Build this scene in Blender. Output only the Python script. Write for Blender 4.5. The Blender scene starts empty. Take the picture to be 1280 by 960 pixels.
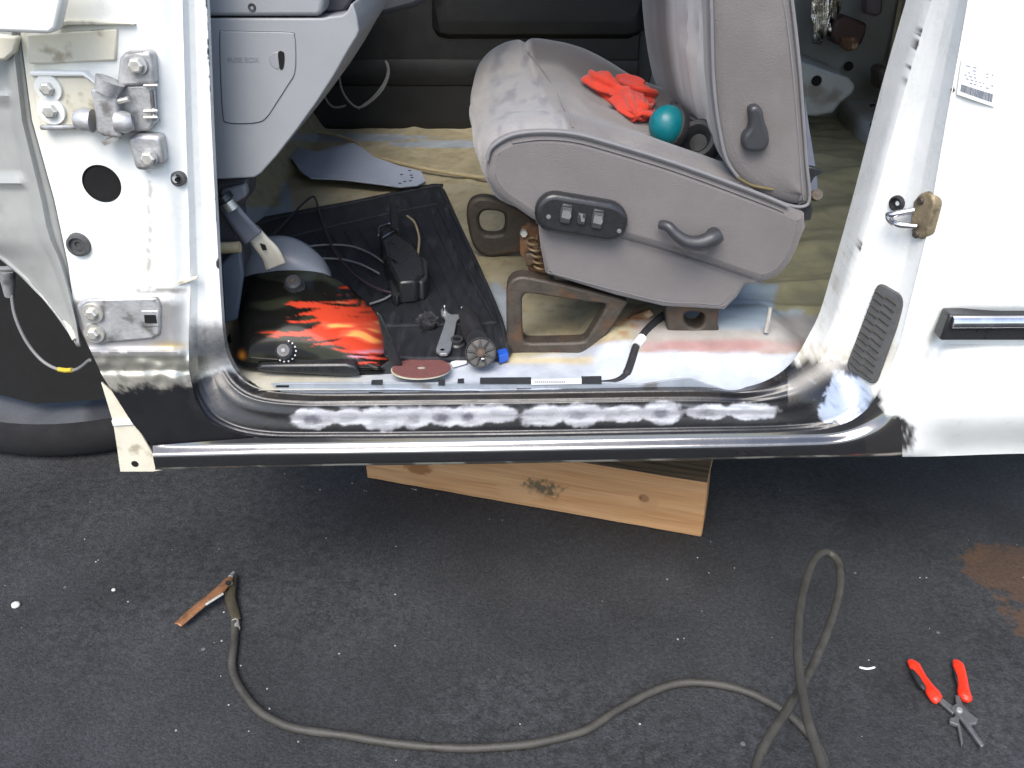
import bpy, bmesh, math, random
from mathutils import Vector, Matrix, noise
from mathutils.bvhtree import BVHTree
random.seed(7)
R = math.radians
SC = bpy.context.scene
COL = SC.collection

# ------------------------------------------------------------------ camera
FPX = 1108.0                       # focal length in pixels of the 1280 wide photograph
TILT = R(30)
CAM = Vector((0, -1.02, 1.10))
cd = bpy.data.cameras.new('camera'); cam = bpy.data.objects.new('camera', cd); COL.objects.link(cam)
cam.location = CAM; cam.rotation_euler = (math.pi/2 - TILT, 0, 0)
cd.sensor_width = 36; cd.lens = 36*FPX/1280; cd.clip_start = 0.02; cd.clip_end = 500
SC.camera = cam
# ------------------------------------------------------------------ sky and sun (bright hazy daylight, sun high behind the camera)
SUN_EL, SUN_AZ = R(53), R(194)      # azimuth clockwise from +Y
w = bpy.data.worlds.new('World'); SC.world = w; w.use_nodes = True
nt = w.node_tree; bg = nt.nodes['Background']
sk = nt.nodes.new('ShaderNodeTexSky'); sk.sky_type = 'NISHITA'; sk.sun_disc = False
sk.sun_elevation = SUN_EL; sk.sun_rotation = SUN_AZ; sk.air_density = 1.0; sk.dust_density = 2.0
nt.links.new(sk.outputs[0], bg.inputs[0]); bg.inputs[1].default_value = 0.13
sl = bpy.data.lights.new('sun', 'SUN'); sl.energy = 1.5; sl.angle = R(36); sl.color = (1, .955, .88)
so = bpy.data.objects.new('sun', sl); COL.objects.link(so)
sd = Vector((math.sin(SUN_AZ)*math.cos(SUN_EL), math.cos(SUN_AZ)*math.cos(SUN_EL), math.sin(SUN_EL)))
so.rotation_euler = (-sd).to_track_quat('-Z', 'Y').to_euler()
so.location = sd*20
vs = SC.view_settings
vs.view_transform = 'Standard'; vs.look = 'None'; vs.gamma = 1; vs.use_curve_mapping = False
vs.exposure = 1.25
SC.cycles.max_bounces = 6; SC.cycles.diffuse_bounces = 3; SC.cycles.glossy_bounces = 3; SC.cycles.transmission_bounces = 2; SC.cycles.caustics_reflective = False; SC.cycles.caustics_refractive = False

# ------------------------------------------------------------------ geometry helpers
FW = Vector((0, math.cos(TILT), -math.sin(TILT))); DN = Vector((0, -math.sin(TILT), -math.cos(TILT))); RT = Vector((1, 0, 0))
def ray(px, py): return RT*((px-640)/FPX) + DN*((py-480)/FPX) + FW
def atY(px, py, Y):
    d = ray(px, py); return CAM + d*((Y-CAM.y)/d.y)
def atZ(px, py, Z):
    d = ray(px, py); return CAM + d*((Z-CAM.z)/d.z)
def toP(p):
    q = Vector(p)-CAM; f = q.dot(FW); return (640+FPX*q.dot(RT)/f, 480+FPX*q.dot(DN)/f)
def hit(o, px, py):
    if isinstance(o, list):
        h = [q for q in (hit(k, px, py) for k in o) if q[0] is not None]
        return min(h, key=lambda q: (q[0]-CAM).length)
    m = o.data if hasattr(o, 'data') else o
    if 'bvh' not in BV.get(m.name, {}):
        BV[m.name] = {'bvh': BVHTree.FromPolygons([v.co.copy() for v in m.vertices], [tuple(p.vertices) for p in m.polygons])}
    l, n, i, d = BV[m.name]['bvh'].ray_cast(CAM, ray(px, py).normalized())
    return l, n
BV = {}
def sstep(a, b, x):
    t = max(0, min(1, (x-a)/(b-a))) if b != a else float(x > a)
    return t*t*(3-2*t)
def lerp(a, b, t): return a+(b-a)*t
def fbm(p, s, o=4): return noise.fractal(Vector(p)*s, 1.0, 2.0, o)      # about -1..1
def cat(pts, n=8, closed=False):
    P = [Vector(p) for p in pts]; N = len(P); out = []
    rng = N if closed else N-1
    for i in range(rng):
        if closed: a, b, c, d = P[(i-1) % N], P[i], P[(i+1) % N], P[(i+2) % N]
        else: a, b, c, d = P[max(i-1, 0)], P[i], P[i+1], P[min(i+2, N-1)]
        for k in range(n):
            t = k/n
            out.append(.5*((2*b)+(c-a)*t+(2*a-5*b+4*c-d)*t*t+(3*b-a-3*c+d)*t**3))
    if not closed: out.append(P[-1])
    return out
def resample(P, n):
    L = [0]
    for a, b in zip(P, P[1:]): L.append(L[-1]+(b-a).length)
    out = []; j = 0
    for k in range(n):
        t = L[-1]*k/(n-1)
        while j < len(P)-2 and L[j+1] < t: j += 1
        s = (t-L[j])/max(1e-9, L[j+1]-L[j]); out.append(P[j].lerp(P[j+1], min(1, s)))
    return out
def inter(tab, x):
    if x <= tab[0][0]: return tab[0][1]
    for (a, b), (c, d) in zip(tab, tab[1:]):
        if x <= c: return b+(d-b)*(x-a)/(c-a)
    return tab[-1][1]
def smoothtab(tab, x):
    if x <= tab[0][0]: return tab[0][1]
    for (a, b), (c, d) in zip(tab, tab[1:]):
        if x <= c: return b+(d-b)*sstep(a, c, x)
    return tab[-1][1]

def mk(name, V, F, mat, parent=None, smooth=True, label=None, kind=None, angle=40):
    me = bpy.data.meshes.new(name); me.from_pydata([tuple(v) for v in V], [], F)
    bm = bmesh.new(); bm.from_mesh(me); bmesh.ops.recalc_face_normals(bm, faces=bm.faces); bm.to_mesh(me); bm.free()
    me.materials.append(mat)
    if smooth:
        me.polygons.foreach_set('use_smooth', [True]*len(me.polygons))
        try: me.set_sharp_from_angle(angle=R(angle))
        except Exception: pass
    o = bpy.data.objects.new(name, me); COL.objects.link(o)
    if parent is not None: setp(o, parent)
    if label: o['label'] = label
    if kind: o['kind'] = kind
    return o
def setp(o, parent):
    o.parent = parent
    M = Matrix.Identity(4); q = parent
    M = parent_world(parent)
    o.matrix_parent_inverse = M.inverted()
def parent_world(q):
    M = q.matrix_basis.copy()
    if q.parent is not None: M = parent_world(q.parent) @ q.matrix_parent_inverse @ M
    return M
def thing(name, label, cate, loc=(0, 0, 0), group=None):
    o = bpy.data.objects.new(name, None); COL.objects.link(o); o.location = loc; o.empty_display_size = .05
    o['label'] = label; o['category'] = cate
    if group: o['group'] = group
    return o
def tag(o, label, cate, group=None):
    o['label'] = label; o['category'] = cate
    if group: o['group'] = group
    return o
def bev(o, wd, seg=2, ang=35):
    m = o.modifiers.new('bevel', 'BEVEL'); m.width = wd; m.segments = seg; m.limit_method = 'ANGLE'; m.angle_limit = R(ang); m.harden_normals = False
    return o
def solid(o, t, off=1):
    m = o.modifiers.new('thickness', 'SOLIDIFY'); m.thickness = t; m.offset = off; return o
def grid(rows):
    V = [p for r in rows for p in r]; n = len(rows[0]); F = []
    for i in range(len(rows)-1):
        for j in range(n-1):
            F.append((i*n+j, i*n+j+1, (i+1)*n+j+1, (i+1)*n+j))
    return V, F
def prism(pts, vec):
    n = len(pts); V = [Vector(p) for p in pts]+[Vector(p)+Vector(vec) for p in pts]
    F = [tuple(range(n)), tuple(range(2*n-1, n-1, -1))]+[(i, (i+1) % n, n+(i+1) % n, n+i) for i in range(n)]
    return V, F
def join(*parts):
    V = []; F = []
    for v, f in parts:
        o = len(V); V += list(v); F += [tuple(i+o for i in q) for q in f]
    return V, F
def tube(P, r, seg=10, flat=None):
    P = [Vector(p) for p in P]; n = len(P); V = []; F = []; up = None
    for i, p in enumerate(P):
        t = (P[min(i+1, n-1)]-P[max(i-1, 0)]).normalized()
        if up is None: up = Vector((0, 0, 1)) if abs(t.z) < .9 else Vector((1, 0, 0))
        s = t.cross(up).normalized(); up = s.cross(t).normalized()
        rr = r[i] if isinstance(r, (list, tuple)) else r
        for k in range(seg):
            a = 2*math.pi*k/seg
            V.append(p+s*(math.cos(a)*rr)+up*(math.sin(a)*rr*(flat or 1)))
    for i in range(n-1):
        for k in range(seg):
            F.append((i*seg+k, i*seg+(k+1) % seg, (i+1)*seg+(k+1) % seg, (i+1)*seg+k))
    F += [tuple(range(seg))[::-1], tuple(range((n-1)*seg, n*seg))]
    return V, F
def frame(ax):
    ax = Vector(ax).normalized(); u = ax.cross(Vector((0, 0, 1)) if abs(ax.z) < .9 else Vector((1, 0, 0))).normalized()
    return u, ax.cross(u).normalized(), ax
def lathe(prof, org, ax, seg=24, mod=None):
    """prof: (radius, height along ax)"""
    u, v, a = frame(ax); V = []; F = []; org = Vector(org)
    for r, h in prof:
        for k in range(seg):
            an = 2*math.pi*k/seg; q = r*(mod(an, r, h) if mod else 1)
            V.append(org+u*(math.cos(an)*q)+v*(math.sin(an)*q)+a*h)
    n = len(prof)
    for i in range(n-1):
        for k in range(seg): F.append((i*seg+k, i*seg+(k+1) % seg, (i+1)*seg+(k+1) % seg, (i+1)*seg+k))
    if prof[0][0] > 1e-6: F.append(tuple(range(seg)))
    if prof[-1][0] > 1e-6: F.append(tuple(range((n-1)*seg, n*seg)))
    return V, F
def box(c, s, M=None):
    V = [Vector((x*s[0]/2, y*s[1]/2, z*s[2]/2)) for x in (-1, 1) for y in (-1, 1) for z in (-1, 1)]
    V = [(M @ v if M else v)+Vector(c) for v in V]
    return V, [(0, 1, 3, 2), (4, 6, 7, 5), (0, 4, 5, 1), (2, 3, 7, 6), (0, 2, 6, 4), (1, 5, 7, 3)]
def plate(name, pts, Y, th, mat, parent=None, bv=.002, sm=0, label=None, seg=2):
    """prism: outline given in photograph pixels on the upright plane y = Y, going th deeper"""
    if sm: pts = [(p.x, p.y) for p in cat([(a, b, 0) for a, b in pts], sm, True)]
    V, F = prism([atY(a, b, Y) for a, b in pts], (0, th, 0))
    o = mk(name, V, F, mat, parent, label=label)
    if bv: bev(o, bv, seg)
    return o
def slab(name, pts, Z, th, mat, parent=None, bv=.002, sm=0, label=None):
    """prism lying flat: outline in photograph pixels on the level plane z = Z (its top)"""
    if sm: pts = [(p.x, p.y) for p in cat([(a, b, 0) for a, b in pts], sm, True)]
    V, F = prism([atZ(a, b, Z) for a, b in pts], (0, 0, -th))
    o = mk(name, V, F, mat, parent, label=label)
    if bv: bev(o, bv)
    return o
def punch(V, F, c, r):
    """cut a round hole (x, z) into a fine sheet"""
    keep = []; gone = set(); kept = set()
    for f in F:
        m = sum((Vector(V[i]) for i in f), Vector())/len(f)
        if math.hypot(m.x-c.x, m.z-c.z) < r: gone |= set(f)
        else: keep.append(f); kept |= set(f)
    for i in gone & kept:
        d = Vector((V[i].x-c.x, 0, V[i].z-c.z)).normalized()*r
        V[i] = Vector((c.x+d.x, V[i].y, c.z+d.z))
    return V, keep
def paint(o, fn):
    me = o.data; a = me.color_attributes.new('paint', 'FLOAT_COLOR', 'POINT')
    buf = []
    for v in me.vertices: buf += fn(v.co)
    a.data.foreach_set('color', buf)
    return o
def mix3(a, b, t):
    t = max(0, min(1, t)); return tuple(x+(y-x)*t for x, y in zip(a, b))

# ------------------------------------------------------------------ materials
def lk(t, a, b): t.links.new(a, b)
def mat(name, col=(.5, .5, .5), rough=.5, metal=0, var=.15, vscale=30, bump=.0, bscale=200, rvar=.1, attr=False, sheen=0, coat=0, spec=.5, col2=None, c2scale=8, c2lo=.5, c2hi=.65, stretch=None, emis=None):
    m = bpy.data.materials.new(name); m.use_nodes = True; t = m.node_tree; b = t.nodes['Principled BSDF']
    tc = t.nodes.new('ShaderNodeTexCoord'); vec = tc.outputs['Object']
    if stretch:
        mp = t.nodes.new('ShaderNodeMapping'); mp.inputs['Scale'].default_value = stretch; lk(t, vec, mp.inputs[0]); vec = mp.outputs[0]
    n = t.nodes.new('ShaderNodeTexNoise'); n.inputs['Scale'].default_value = vscale; n.inputs['Detail'].default_value = 6; n.inputs['Roughness'].default_value = .65; lk(t, vec, n.inputs['Vector'])
    mr = t.nodes.new('ShaderNodeMapRange'); mr.inputs[1].default_value = .25; mr.inputs[2].default_value = .75; mr.inputs[3].default_value = 1-var; mr.inputs[4].default_value = 1+var; lk(t, n.outputs[0], mr.inputs[0])
    if attr:
        at = t.nodes.new('ShaderNodeVertexColor'); at.layer_name = 'paint'; base = at.outputs[0]; lk(t, at.outputs[1], b.inputs['Metallic'])
    else:
        rgb = t.nodes.new('ShaderNodeRGB'); rgb.outputs[0].default_value = (*col, 1); base = rgb.outputs[0]; b.inputs['Metallic'].default_value = metal
    if col2:
        n2 = t.nodes.new('ShaderNodeTexNoise'); n2.inputs['Scale'].default_value = c2scale; n2.inputs['Detail'].default_value = 8; lk(t, vec, n2.inputs['Vector'])
        r2 = t.nodes.new('ShaderNodeMapRange'); r2.interpolation_type = 'SMOOTHSTEP'; r2.inputs[1].default_value = c2lo; r2.inputs[2].default_value = c2hi; lk(t, n2.outputs[0], r2.inputs[0])
        mx = t.nodes.new('ShaderNodeMix'); mx.data_type = 'RGBA'; lk(t, r2.outputs[0], mx.inputs[0]); lk(t, base, mx.inputs[6]); mx.inputs[7].default_value = (*col2, 1); base = mx.outputs[2]
    mu = t.nodes.new('ShaderNodeVectorMath'); mu.operation = 'SCALE'; lk(t, base, mu.inputs[0]); lk(t, mr.outputs[0], mu.inputs['Scale']); lk(t, mu.outputs[0], b.inputs['Base Color'])
    rr = t.nodes.new('ShaderNodeMapRange'); rr.inputs[1].default_value = .3; rr.inputs[2].default_value = .7; rr.inputs[3].default_value = max(.03, rough-rvar); rr.inputs[4].default_value = min(1, rough+rvar); lk(t, n.outputs[0], rr.inputs[0]); lk(t, rr.outputs[0], b.inputs['Roughness'])
    b.inputs['Specular IOR Level'].default_value = spec
    if sheen: b.inputs['Sheen Weight'].default_value = sheen; b.inputs['Sheen Roughness'].default_value = .4
    if coat: b.inputs['Coat Weight'].default_value = coat; b.inputs['Coat Roughness'].default_value = .08
    if bump:
        n3 = t.nodes.new('ShaderNodeTexNoise'); n3.inputs['Scale'].default_value = bscale; n3.inputs['Detail'].default_value = 5; lk(t, vec, n3.inputs['Vector'])
        bp = t.nodes.new('ShaderNodeBump'); bp.inputs['Strength'].default_value = bump; bp.inputs['Distance'].default_value = .004; lk(t, n3.outputs[0], bp.inputs['Height']); lk(t, bp.outputs[0], b.inputs['Normal'])
    return m
M = {}
M['body'] = mat('painted_body', attr=True, rough=.34, rvar=.1, var=.06, vscale=25, bump=.06, bscale=120)
M['rocker'] = mat('glossy_primer', attr=True, rough=.2, rvar=.08, var=.06, vscale=25, bump=.05, bscale=90, coat=1, spec=1)
M['rocker'].node_tree.nodes['Principled BSDF'].inputs['Coat IOR'].default_value = 1.9
M['frame'] = mat('satin_primer', attr=True, rough=.3, rvar=.1, var=.08, vscale=25, bump=.08, bscale=110, spec=.6)
M['sheetfloor'] = mat('floor_pan', attr=True, rough=.5, rvar=.15, var=.2, vscale=22, bump=.2, bscale=60)
M['white'] = mat('white_paint', (.78, .78, .74), .35, var=.05, vscale=12, bump=.04)
M['cream'] = mat('cream_paint', (.66, .62, .5), .4, var=.1, vscale=20, bump=.08, col2=(.38, .33, .24), c2scale=30, c2lo=.58, c2hi=.7)
M['fender'] = mat('inner_fender_paint', (.33, .335, .315), .38, var=.15, vscale=10, bump=.06, col2=(.22, .2, .16), c2scale=14, c2lo=.58, c2hi=.75)
M['steel'] = mat('dull_steel', (.46, .46, .46), .42, .45, var=.2, vscale=60, bump=.15, bscale=250, col2=(.2, .19, .18), c2scale=45, c2lo=.5, c2hi=.7)
M['zinc'] = mat('zinc_bolt', (.62, .6, .54), .35, .6, var=.15, vscale=150)
M['chrome'] = mat('bright_steel', (.7, .7, .72), .18, 1, var=.1, vscale=60)
M['blackhole'] = mat('hole_black', (.002, .002, .002), .9, var=.2)
M['rubber'] = mat('black_rubber', (.018, .018, .02), .6, var=.3, vscale=60, bump=.2, bscale=300)
M['grommet'] = mat('grey_rubber', (.07, .07, .07), .6, var=.25, vscale=80, bump=.1)
M['mat'] = mat('rubber_mat', (.02, .022, .027), .5, var=.4, vscale=18, bump=.5, bscale=350, stretch=(6, 1, 1), col2=(.04, .042, .048), c2scale=9, c2lo=.5, c2hi=.8)
M['dash'] = mat('grey_plastic', (.265, .274, .285), .5, var=.04, vscale=20, bump=.05, bscale=500)
M['dashdark'] = mat('dark_plastic', (.05, .052, .06), .55, var=.1, bump=.05, bscale=400)
M['fabric'] = mat('seat_fabric', (.165, .153, .15), .9, var=.14, vscale=7, bump=.3, bscale=500, sheen=.35, rvar=.05, spec=.2, col2=(.17, .158, .155), c2scale=7, c2lo=.5, c2hi=.75)
M['fabric_attr'] = mat('seat_cover', attr=True, rough=.9, var=.14, vscale=7, bump=.3, bscale=500, sheen=.35, rvar=.05, spec=.2)
M['fabric_light'] = mat('worn_seat_fabric', (.4, .39, .385), .9, var=.14, vscale=18, bump=.25, bscale=800, sheen=.4, rvar=.05, spec=.2, col2=(.3, .3, .33), c2scale=10, c2lo=.48, c2hi=.7)
M['fabric_dark'] = mat('seat_fabric_dark', (.16, .15, .15), .9, var=.1, vscale=14, bump=.25, bscale=900, sheen=.3, rvar=.05, spec=.2)
M['piping'] = mat('seat_piping', (.18, .178, .185), .6, var=.1)
M['blackplastic'] = mat('black_plastic', (.02, .021, .023), .3, var=.15, vscale=40, bump=.05, bscale=400)
M['darkplastic'] = mat('charcoal_plastic', (.035, .036, .04), .4, var=.15, vscale=40, bump=.05)
M['icon'] = mat('pale_marking', (.16, .16, .16), .5)
M['rustbrown'] = mat('rusty_steel', (.06, .049, .038), .55, .2, var=.35, vscale=40, bump=.3, bscale=150, col2=(.1, .05, .024), c2scale=22, c2lo=.5, c2hi=.7)
M['rust'] = mat('rust', (.13, .06, .025), .8, .1, var=.4, vscale=60, bump=.4, bscale=200, col2=(.32, .24, .15), c2scale=40, c2lo=.5, c2hi=.65)
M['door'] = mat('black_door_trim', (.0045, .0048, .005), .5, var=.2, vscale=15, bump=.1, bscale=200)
M['interior'] = mat('grey_green_inner_paint', (.2, .205, .18), .45, var=.15, vscale=8, bump=.06, col2=(.13, .125, .1), c2scale=5, c2lo=.5, c2hi=.7)
M['riser'] = mat('pale_inner_paint', (.42, .44, .42), .4, var=.12, vscale=10, bump=.06, col2=(.25, .23, .19), c2scale=9, c2lo=.58, c2hi=.7)
M['foil'] = mat('foil', (.75, .72, .65), .22, 1, var=.2, vscale=40, bump=1, bscale=60)
M['under'] = mat('underbody', (.004, .004, .004), .85, var=.4, vscale=15, bump=.3, bscale=60)
M['tyre'] = mat('shaded_tyre_rubber', (.006, .006, .007), .9, var=.3, vscale=20, bump=.2, bscale=120)  # tread rubber darkened, its shade is painted into the colour
M['wire'] = mat('grey_wire', (.2, .2, .2), .5, var=.2)
M['darkwire'] = mat('dark_wire', (.05, .035, .045), .45, var=.2)
M['beigewire'] = mat('beige_wire', (.4, .33, .2), .6, var=.2)
M['yellow'] = mat('yellow_tape', (.55, .4, .03), .5)
M['helmet'] = mat('helmet_print', attr=True, rough=.16, rvar=.05, var=.05, vscale=30, spec=.14)
M['greyplastic'] = mat('pale_grey_plastic', (.2, .215, .24), .4, var=.1, vscale=20)
M['disc'] = mat('abrasive_grit', (.2, .075, .068), .85, var=.3, vscale=250, bump=.5, bscale=1500, col2=(.2, .1, .09), c2scale=20)
M['discback'] = mat('fibre_backing', (.5, .47, .36), .8, var=.15)
M['pad'] = mat('ribbed_rubber_pad', (.035, .034, .033), .6, var=.35, vscale=60, bump=.2, col2=(.1, .09, .08), c2scale=30, c2lo=.55, c2hi=.75)
M['teal'] = mat('teal_plastic', (.0, .13, .155), .38, var=.12, vscale=60)
M['red'] = mat('red_orange_cloth', (.6, .045, .02), .85, var=.2, vscale=60, bump=.6, bscale=420, sheen=.2)
M['blue'] = mat('blue_plastic', (.02, .1, .5), .35)
M['paper'] = mat('paper_white', (.78, .78, .78), .7, var=.04)
M['bluegrey'] = mat('blue_grey_board', (.36, .4, .48), .65, var=.1, vscale=25, bump=.15, bscale=200)
M['cable'] = mat('rubber_cable', (.052, .048, .04), .6, var=.45, vscale=26, bump=.2, bscale=300, rvar=.12)
M['copper'] = mat('coppery_clamp', (.32, .15, .07), .45, .45, var=.3, vscale=50, bump=.2, bscale=250, col2=(.12, .07, .04), c2scale=35, c2lo=.52, c2hi=.68)
M['redgrip'] = mat('red_grip', (.75, .035, .012), .42, var=.1, vscale=40)
M['plier'] = mat('plier_steel', (.17, .17, .17), .4, .5, var=.2, vscale=80)
M['pebble'] = mat('pale_pebble', (.6, .6, .56), .8, var=.2, vscale=90)
M['barcode'] = mat('grey_print', (.13, .15, .19), .6)
M['seal'] = mat('dark_seal', (.03, .032, .035), .5, var=.2)

# ------------------------------------------------------------------ ground
def ground():
    m = bpy.data.materials.new('asphalt'); m.use_nodes = True; t = m.node_tree; b = t.nodes['Principled BSDF']
    tc = t.nodes.new('ShaderNodeTexCoord'); vec = tc.outputs['Object']
    def N(kind, **kw):
        n = t.nodes.new(kind)
        for k, v in kw.items(): n.inputs[k].default_value = v
        return n
    n1 = N('ShaderNodeTexNoise', Scale=4.0, Detail=8.0, Roughness=.6); lk(t, vec, n1.inputs['Vector'])
    n2 = N('ShaderNodeTexNoise', Scale=140.0, Detail=4.0, Roughness=.7); lk(t, vec, n2.inputs['Vector'])
    vo = N('ShaderNodeTexVoronoi', Scale=300.0); lk(t, vec, vo.inputs['Vector'])
    vs2 = N('ShaderNodeTexVoronoi', Scale=55.0); lk(t, vec, vs2.inputs['Vector'])
    r1 = t.nodes.new('ShaderNodeValToRGB'); e = r1.color_ramp.elements
    e[0].position = .3; e[0].color = (.0215, .0222, .0238, 1); e[1].position = .72; e[1].color = (.043, .0445, .0475, 1); lk(t, n1.outputs[0], r1.inputs[0])
    mr = t.nodes.new('ShaderNodeMapRange'); mr.inputs[1].default_value = .3; mr.inputs[2].default_value = .7; mr.inputs[3].default_value = .7; mr.inputs[4].default_value = 1.3; lk(t, n2.outputs[0], mr.inputs[0])
    mu = t.nodes.new('ShaderNodeVectorMath'); mu.operation = 'SCALE'; lk(t, r1.outputs[0], mu.inputs[0]); lk(t, mr.outputs[0], mu.inputs['Scale'])
    # per stone tint
    sep = t.nodes.new('ShaderNodeSeparateColor'); lk(t, vo.outputs['Color'], sep.inputs[0])
    mr2 = t.nodes.new('ShaderNodeMapRange'); mr2.inputs[1].default_value = 0; mr2.inputs[2].default_value = 1; mr2.inputs[3].default_value = .78; mr2.inputs[4].default_value = 1.25; lk(t, sep.outputs[0], mr2.inputs[0])
    mu2 = t.nodes.new('ShaderNodeVectorMath'); mu2.operation = 'SCALE'; lk(t, mu.outputs[0], mu2.inputs[0]); lk(t, mr2.outputs[0], mu2.inputs['Scale'])
    n5 = N('ShaderNodeTexNoise', Scale=55.0, Detail=5.0, Roughness=.75); lk(t, vec, n5.inputs['Vector'])
    n6 = N('ShaderNodeTexNoise', Scale=1.7, Detail=3.0); lk(t, vec, n6.inputs['Vector'])
    pm = t.nodes.new('ShaderNodeMapRange'); pm.interpolation_type = 'SMOOTHSTEP'; pm.inputs[1].default_value = .42; pm.inputs[2].default_value = .6; lk(t, n6.outputs[0], pm.inputs[0])
    pt = t.nodes.new('ShaderNodeMapRange'); pt.inputs[1].default_value = .4; pt.inputs[2].default_value = .56; pt.inputs[3].default_value = .66; pt.inputs[4].default_value = 1.12; lk(t, n5.outputs[0], pt.inputs[0])
    pk = t.nodes.new('ShaderNodeMix'); pk.data_type = 'FLOAT'; pk.inputs[2].default_value = 1.0; lk(t, pm.outputs[0], pk.inputs[0]); lk(t, pt.outputs[0], pk.inputs[3])
    mu3 = t.nodes.new('ShaderNodeVectorMath'); mu3.operation = 'SCALE'; lk(t, mu2.outputs[0], mu3.inputs[0]); lk(t, pk.outputs[0], mu3.inputs['Scale']); mu2 = mu3
    # pale stray chips of stone in the surface
    sp = t.nodes.new('ShaderNodeSeparateColor'); lk(t, vs2.outputs['Color'], sp.inputs[0])
    g1 = t.nodes.new('ShaderNodeMath'); g1.operation = 'GREATER_THAN'; g1.inputs[1].default_value = .995; lk(t, sp.outputs[1], g1.inputs[0])
    g2 = t.nodes.new('ShaderNodeMath'); g2.operation = 'LESS_THAN'; g2.inputs[1].default_value = .2; lk(t, vs2.outputs['Distance'], g2.inputs[0])
    g3 = t.nodes.new('ShaderNodeMath'); g3.operation = 'MULTIPLY'; lk(t, g1.outputs[0], g3.inputs[0]); lk(t, g2.outputs[0], g3.inputs[1])
    mx = t.nodes.new('ShaderNodeMix'); mx.data_type = 'RGBA'; lk(t, g3.outputs[0], mx.inputs[0]); lk(t, mu2.outputs[0], mx.inputs[6]); mx.inputs[7].default_value = (.13, .13, .125, 1)
    # rust coloured stain
    last = mx.outputs[2]
    for (px, py, rad, colr, amt) in ((1262, 715, .085, (.085, .047, .026), .7), (1290, 775, .05, (.085, .047, .026), .7), (1215, 690, .03, (.09, .052, .03), .65)):
        c = atZ(px, py, 0)
        su = t.nodes.new('ShaderNodeVectorMath'); su.operation = 'SUBTRACT'; lk(t, vec, su.inputs[0]); su.inputs[1].default_value = c
        ln = t.nodes.new('ShaderNodeVectorMath'); ln.operation = 'LENGTH'; lk(t, su.outputs[0], ln.inputs[0])
        n4 = N('ShaderNodeTexNoise', Scale=28.0, Detail=6.0); lk(t, vec, n4.inputs['Vector'])
        ad = t.nodes.new('ShaderNodeMath'); ad.operation = 'MULTIPLY_ADD'; ad.inputs[1].default_value = -.13; lk(t, n4.outputs[0], ad.inputs[0]); lk(t, ln.outputs['Value'], ad.inputs[2])
        r = t.nodes.new('ShaderNodeMapRange'); r.interpolation_type = 'SMOOTHSTEP'; r.inputs[1].default_value = rad-.065; r.inputs[2].default_value = rad-.085; r.inputs[3].default_value = 0; r.inputs[4].default_value = amt; lk(t, ad.outputs[0], r.inputs[0])
        m2 = t.nodes.new('ShaderNodeMix'); m2.data_type = 'RGBA'; lk(t, r.outputs[0], m2.inputs[0]); lk(t, last, m2.inputs[6])
        sc2 = t.nodes.new('ShaderNodeVectorMath'); sc2.operation = 'SCALE'; sc2.inputs[0].default_value = colr; lk(t, mr.outputs[0], sc2.inputs['Scale']); lk(t, sc2.outputs[0], m2.inputs[7]); last = m2.outputs[2]
    lk(t, last, b.inputs['Base Color'])
    b.inputs['Roughness'].default_value = .75; b.inputs['Specular IOR Level'].default_value = .35
    hs = t.nodes.new('ShaderNodeMath'); hs.operation = 'MULTIPLY_ADD'; hs.inputs[1].default_value = -.9; lk(t, vo.outputs['Distance'], hs.inputs[0]); lk(t, n2.outputs[0], hs.inputs[2])
    bp = t.nodes.new('ShaderNodeBump'); bp.inputs['Strength'].default_value = .4; bp.inputs['Distance'].default_value = .002; lk(t, hs.outputs[0], bp.inputs['Height']); lk(t, bp.outputs[0], b.inputs['Normal'])
    V, F = grid([[Vector((x, y, 0)) for x in (-200, -3, 3, 200)] for y in (-200, -3, 4, 300)])
    o = mk('asphalt_ground', V, F, m, kind='structure'); return o
GROUND = ground()
# ------------------------------------------------------------------ the truck
TRUCK = thing('pickup_truck', 'white pickup cab with its door off and a bare black new rocker panel', 'truck', (0, .5, 0))
WHITE = (.83, .84, .81); BLACK = (.011, .011, .013); SILVER = (.56, .55, .51); GREYM = (.3, .3, .3)
# inner edge and outer crease of the door opening, in photograph pixels with their depth y
RING = [(238, -620, .14, 206, -620, .10), (248, -200, .09, 220, -200, .05), (252, -60, .052, 224, -60, .036), (258, 0, .052, 228, 0, .036), (264, 150, .052, 232, 150, .036), (270, 270, .052, 236, 270, .036),
        (275, 360, .052, 238, 360, .036), (279, 415, .052, 236, 420, .036), (286, 448, .082, 236, 462, .042), (304, 474, .076, 244, 500, .036),
        (335, 488, .068, 266, 530, .028), (385, 492, .060, 320, 547, .024), (450, 492, .056, 430, 549, .022), (640, 490, .055, 640, 547, .022),
        (860, 487, .055, 860, 543, .022), (925, 489, .058, 985, 540, .022), (982, 477, .052, 1045, 533, .024), (1020, 455, .078, 1082, 513, .027),
        (1040, 425, .092, 1104, 480, .031), (1058, 370, .105, 1125, 430, .035), (1090, 260, .11, 1157, 300, .035), (1128, 120, .11, 1183, 150, .035),
        (1164, 0, .11, 1210, 0, .035), (1182, -60, .11, 1226, -60, .035), (1225, -200, .115, 1266, -200, .04), (1350, -620, .17, 1390, -620, .10)]
WELDS = [(392, 523, 24, 13, 1), (437, 522, 18, 10, 0), (481, 523, 25, 13, 0), (518, 522, 16, 11, .5), (554, 521, 20, 12, 1), (587, 520, 20, 11, 1), (621, 518, 24, 10, 0), (676, 520, 24, 13, 0),
         (725, 518, 22, 12, .7), (779, 518, 23, 10, 0), (828, 516, 20, 12, 1), (886, 515, 23, 10, .6), (939, 514, 27, 9, 0)]
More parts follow.
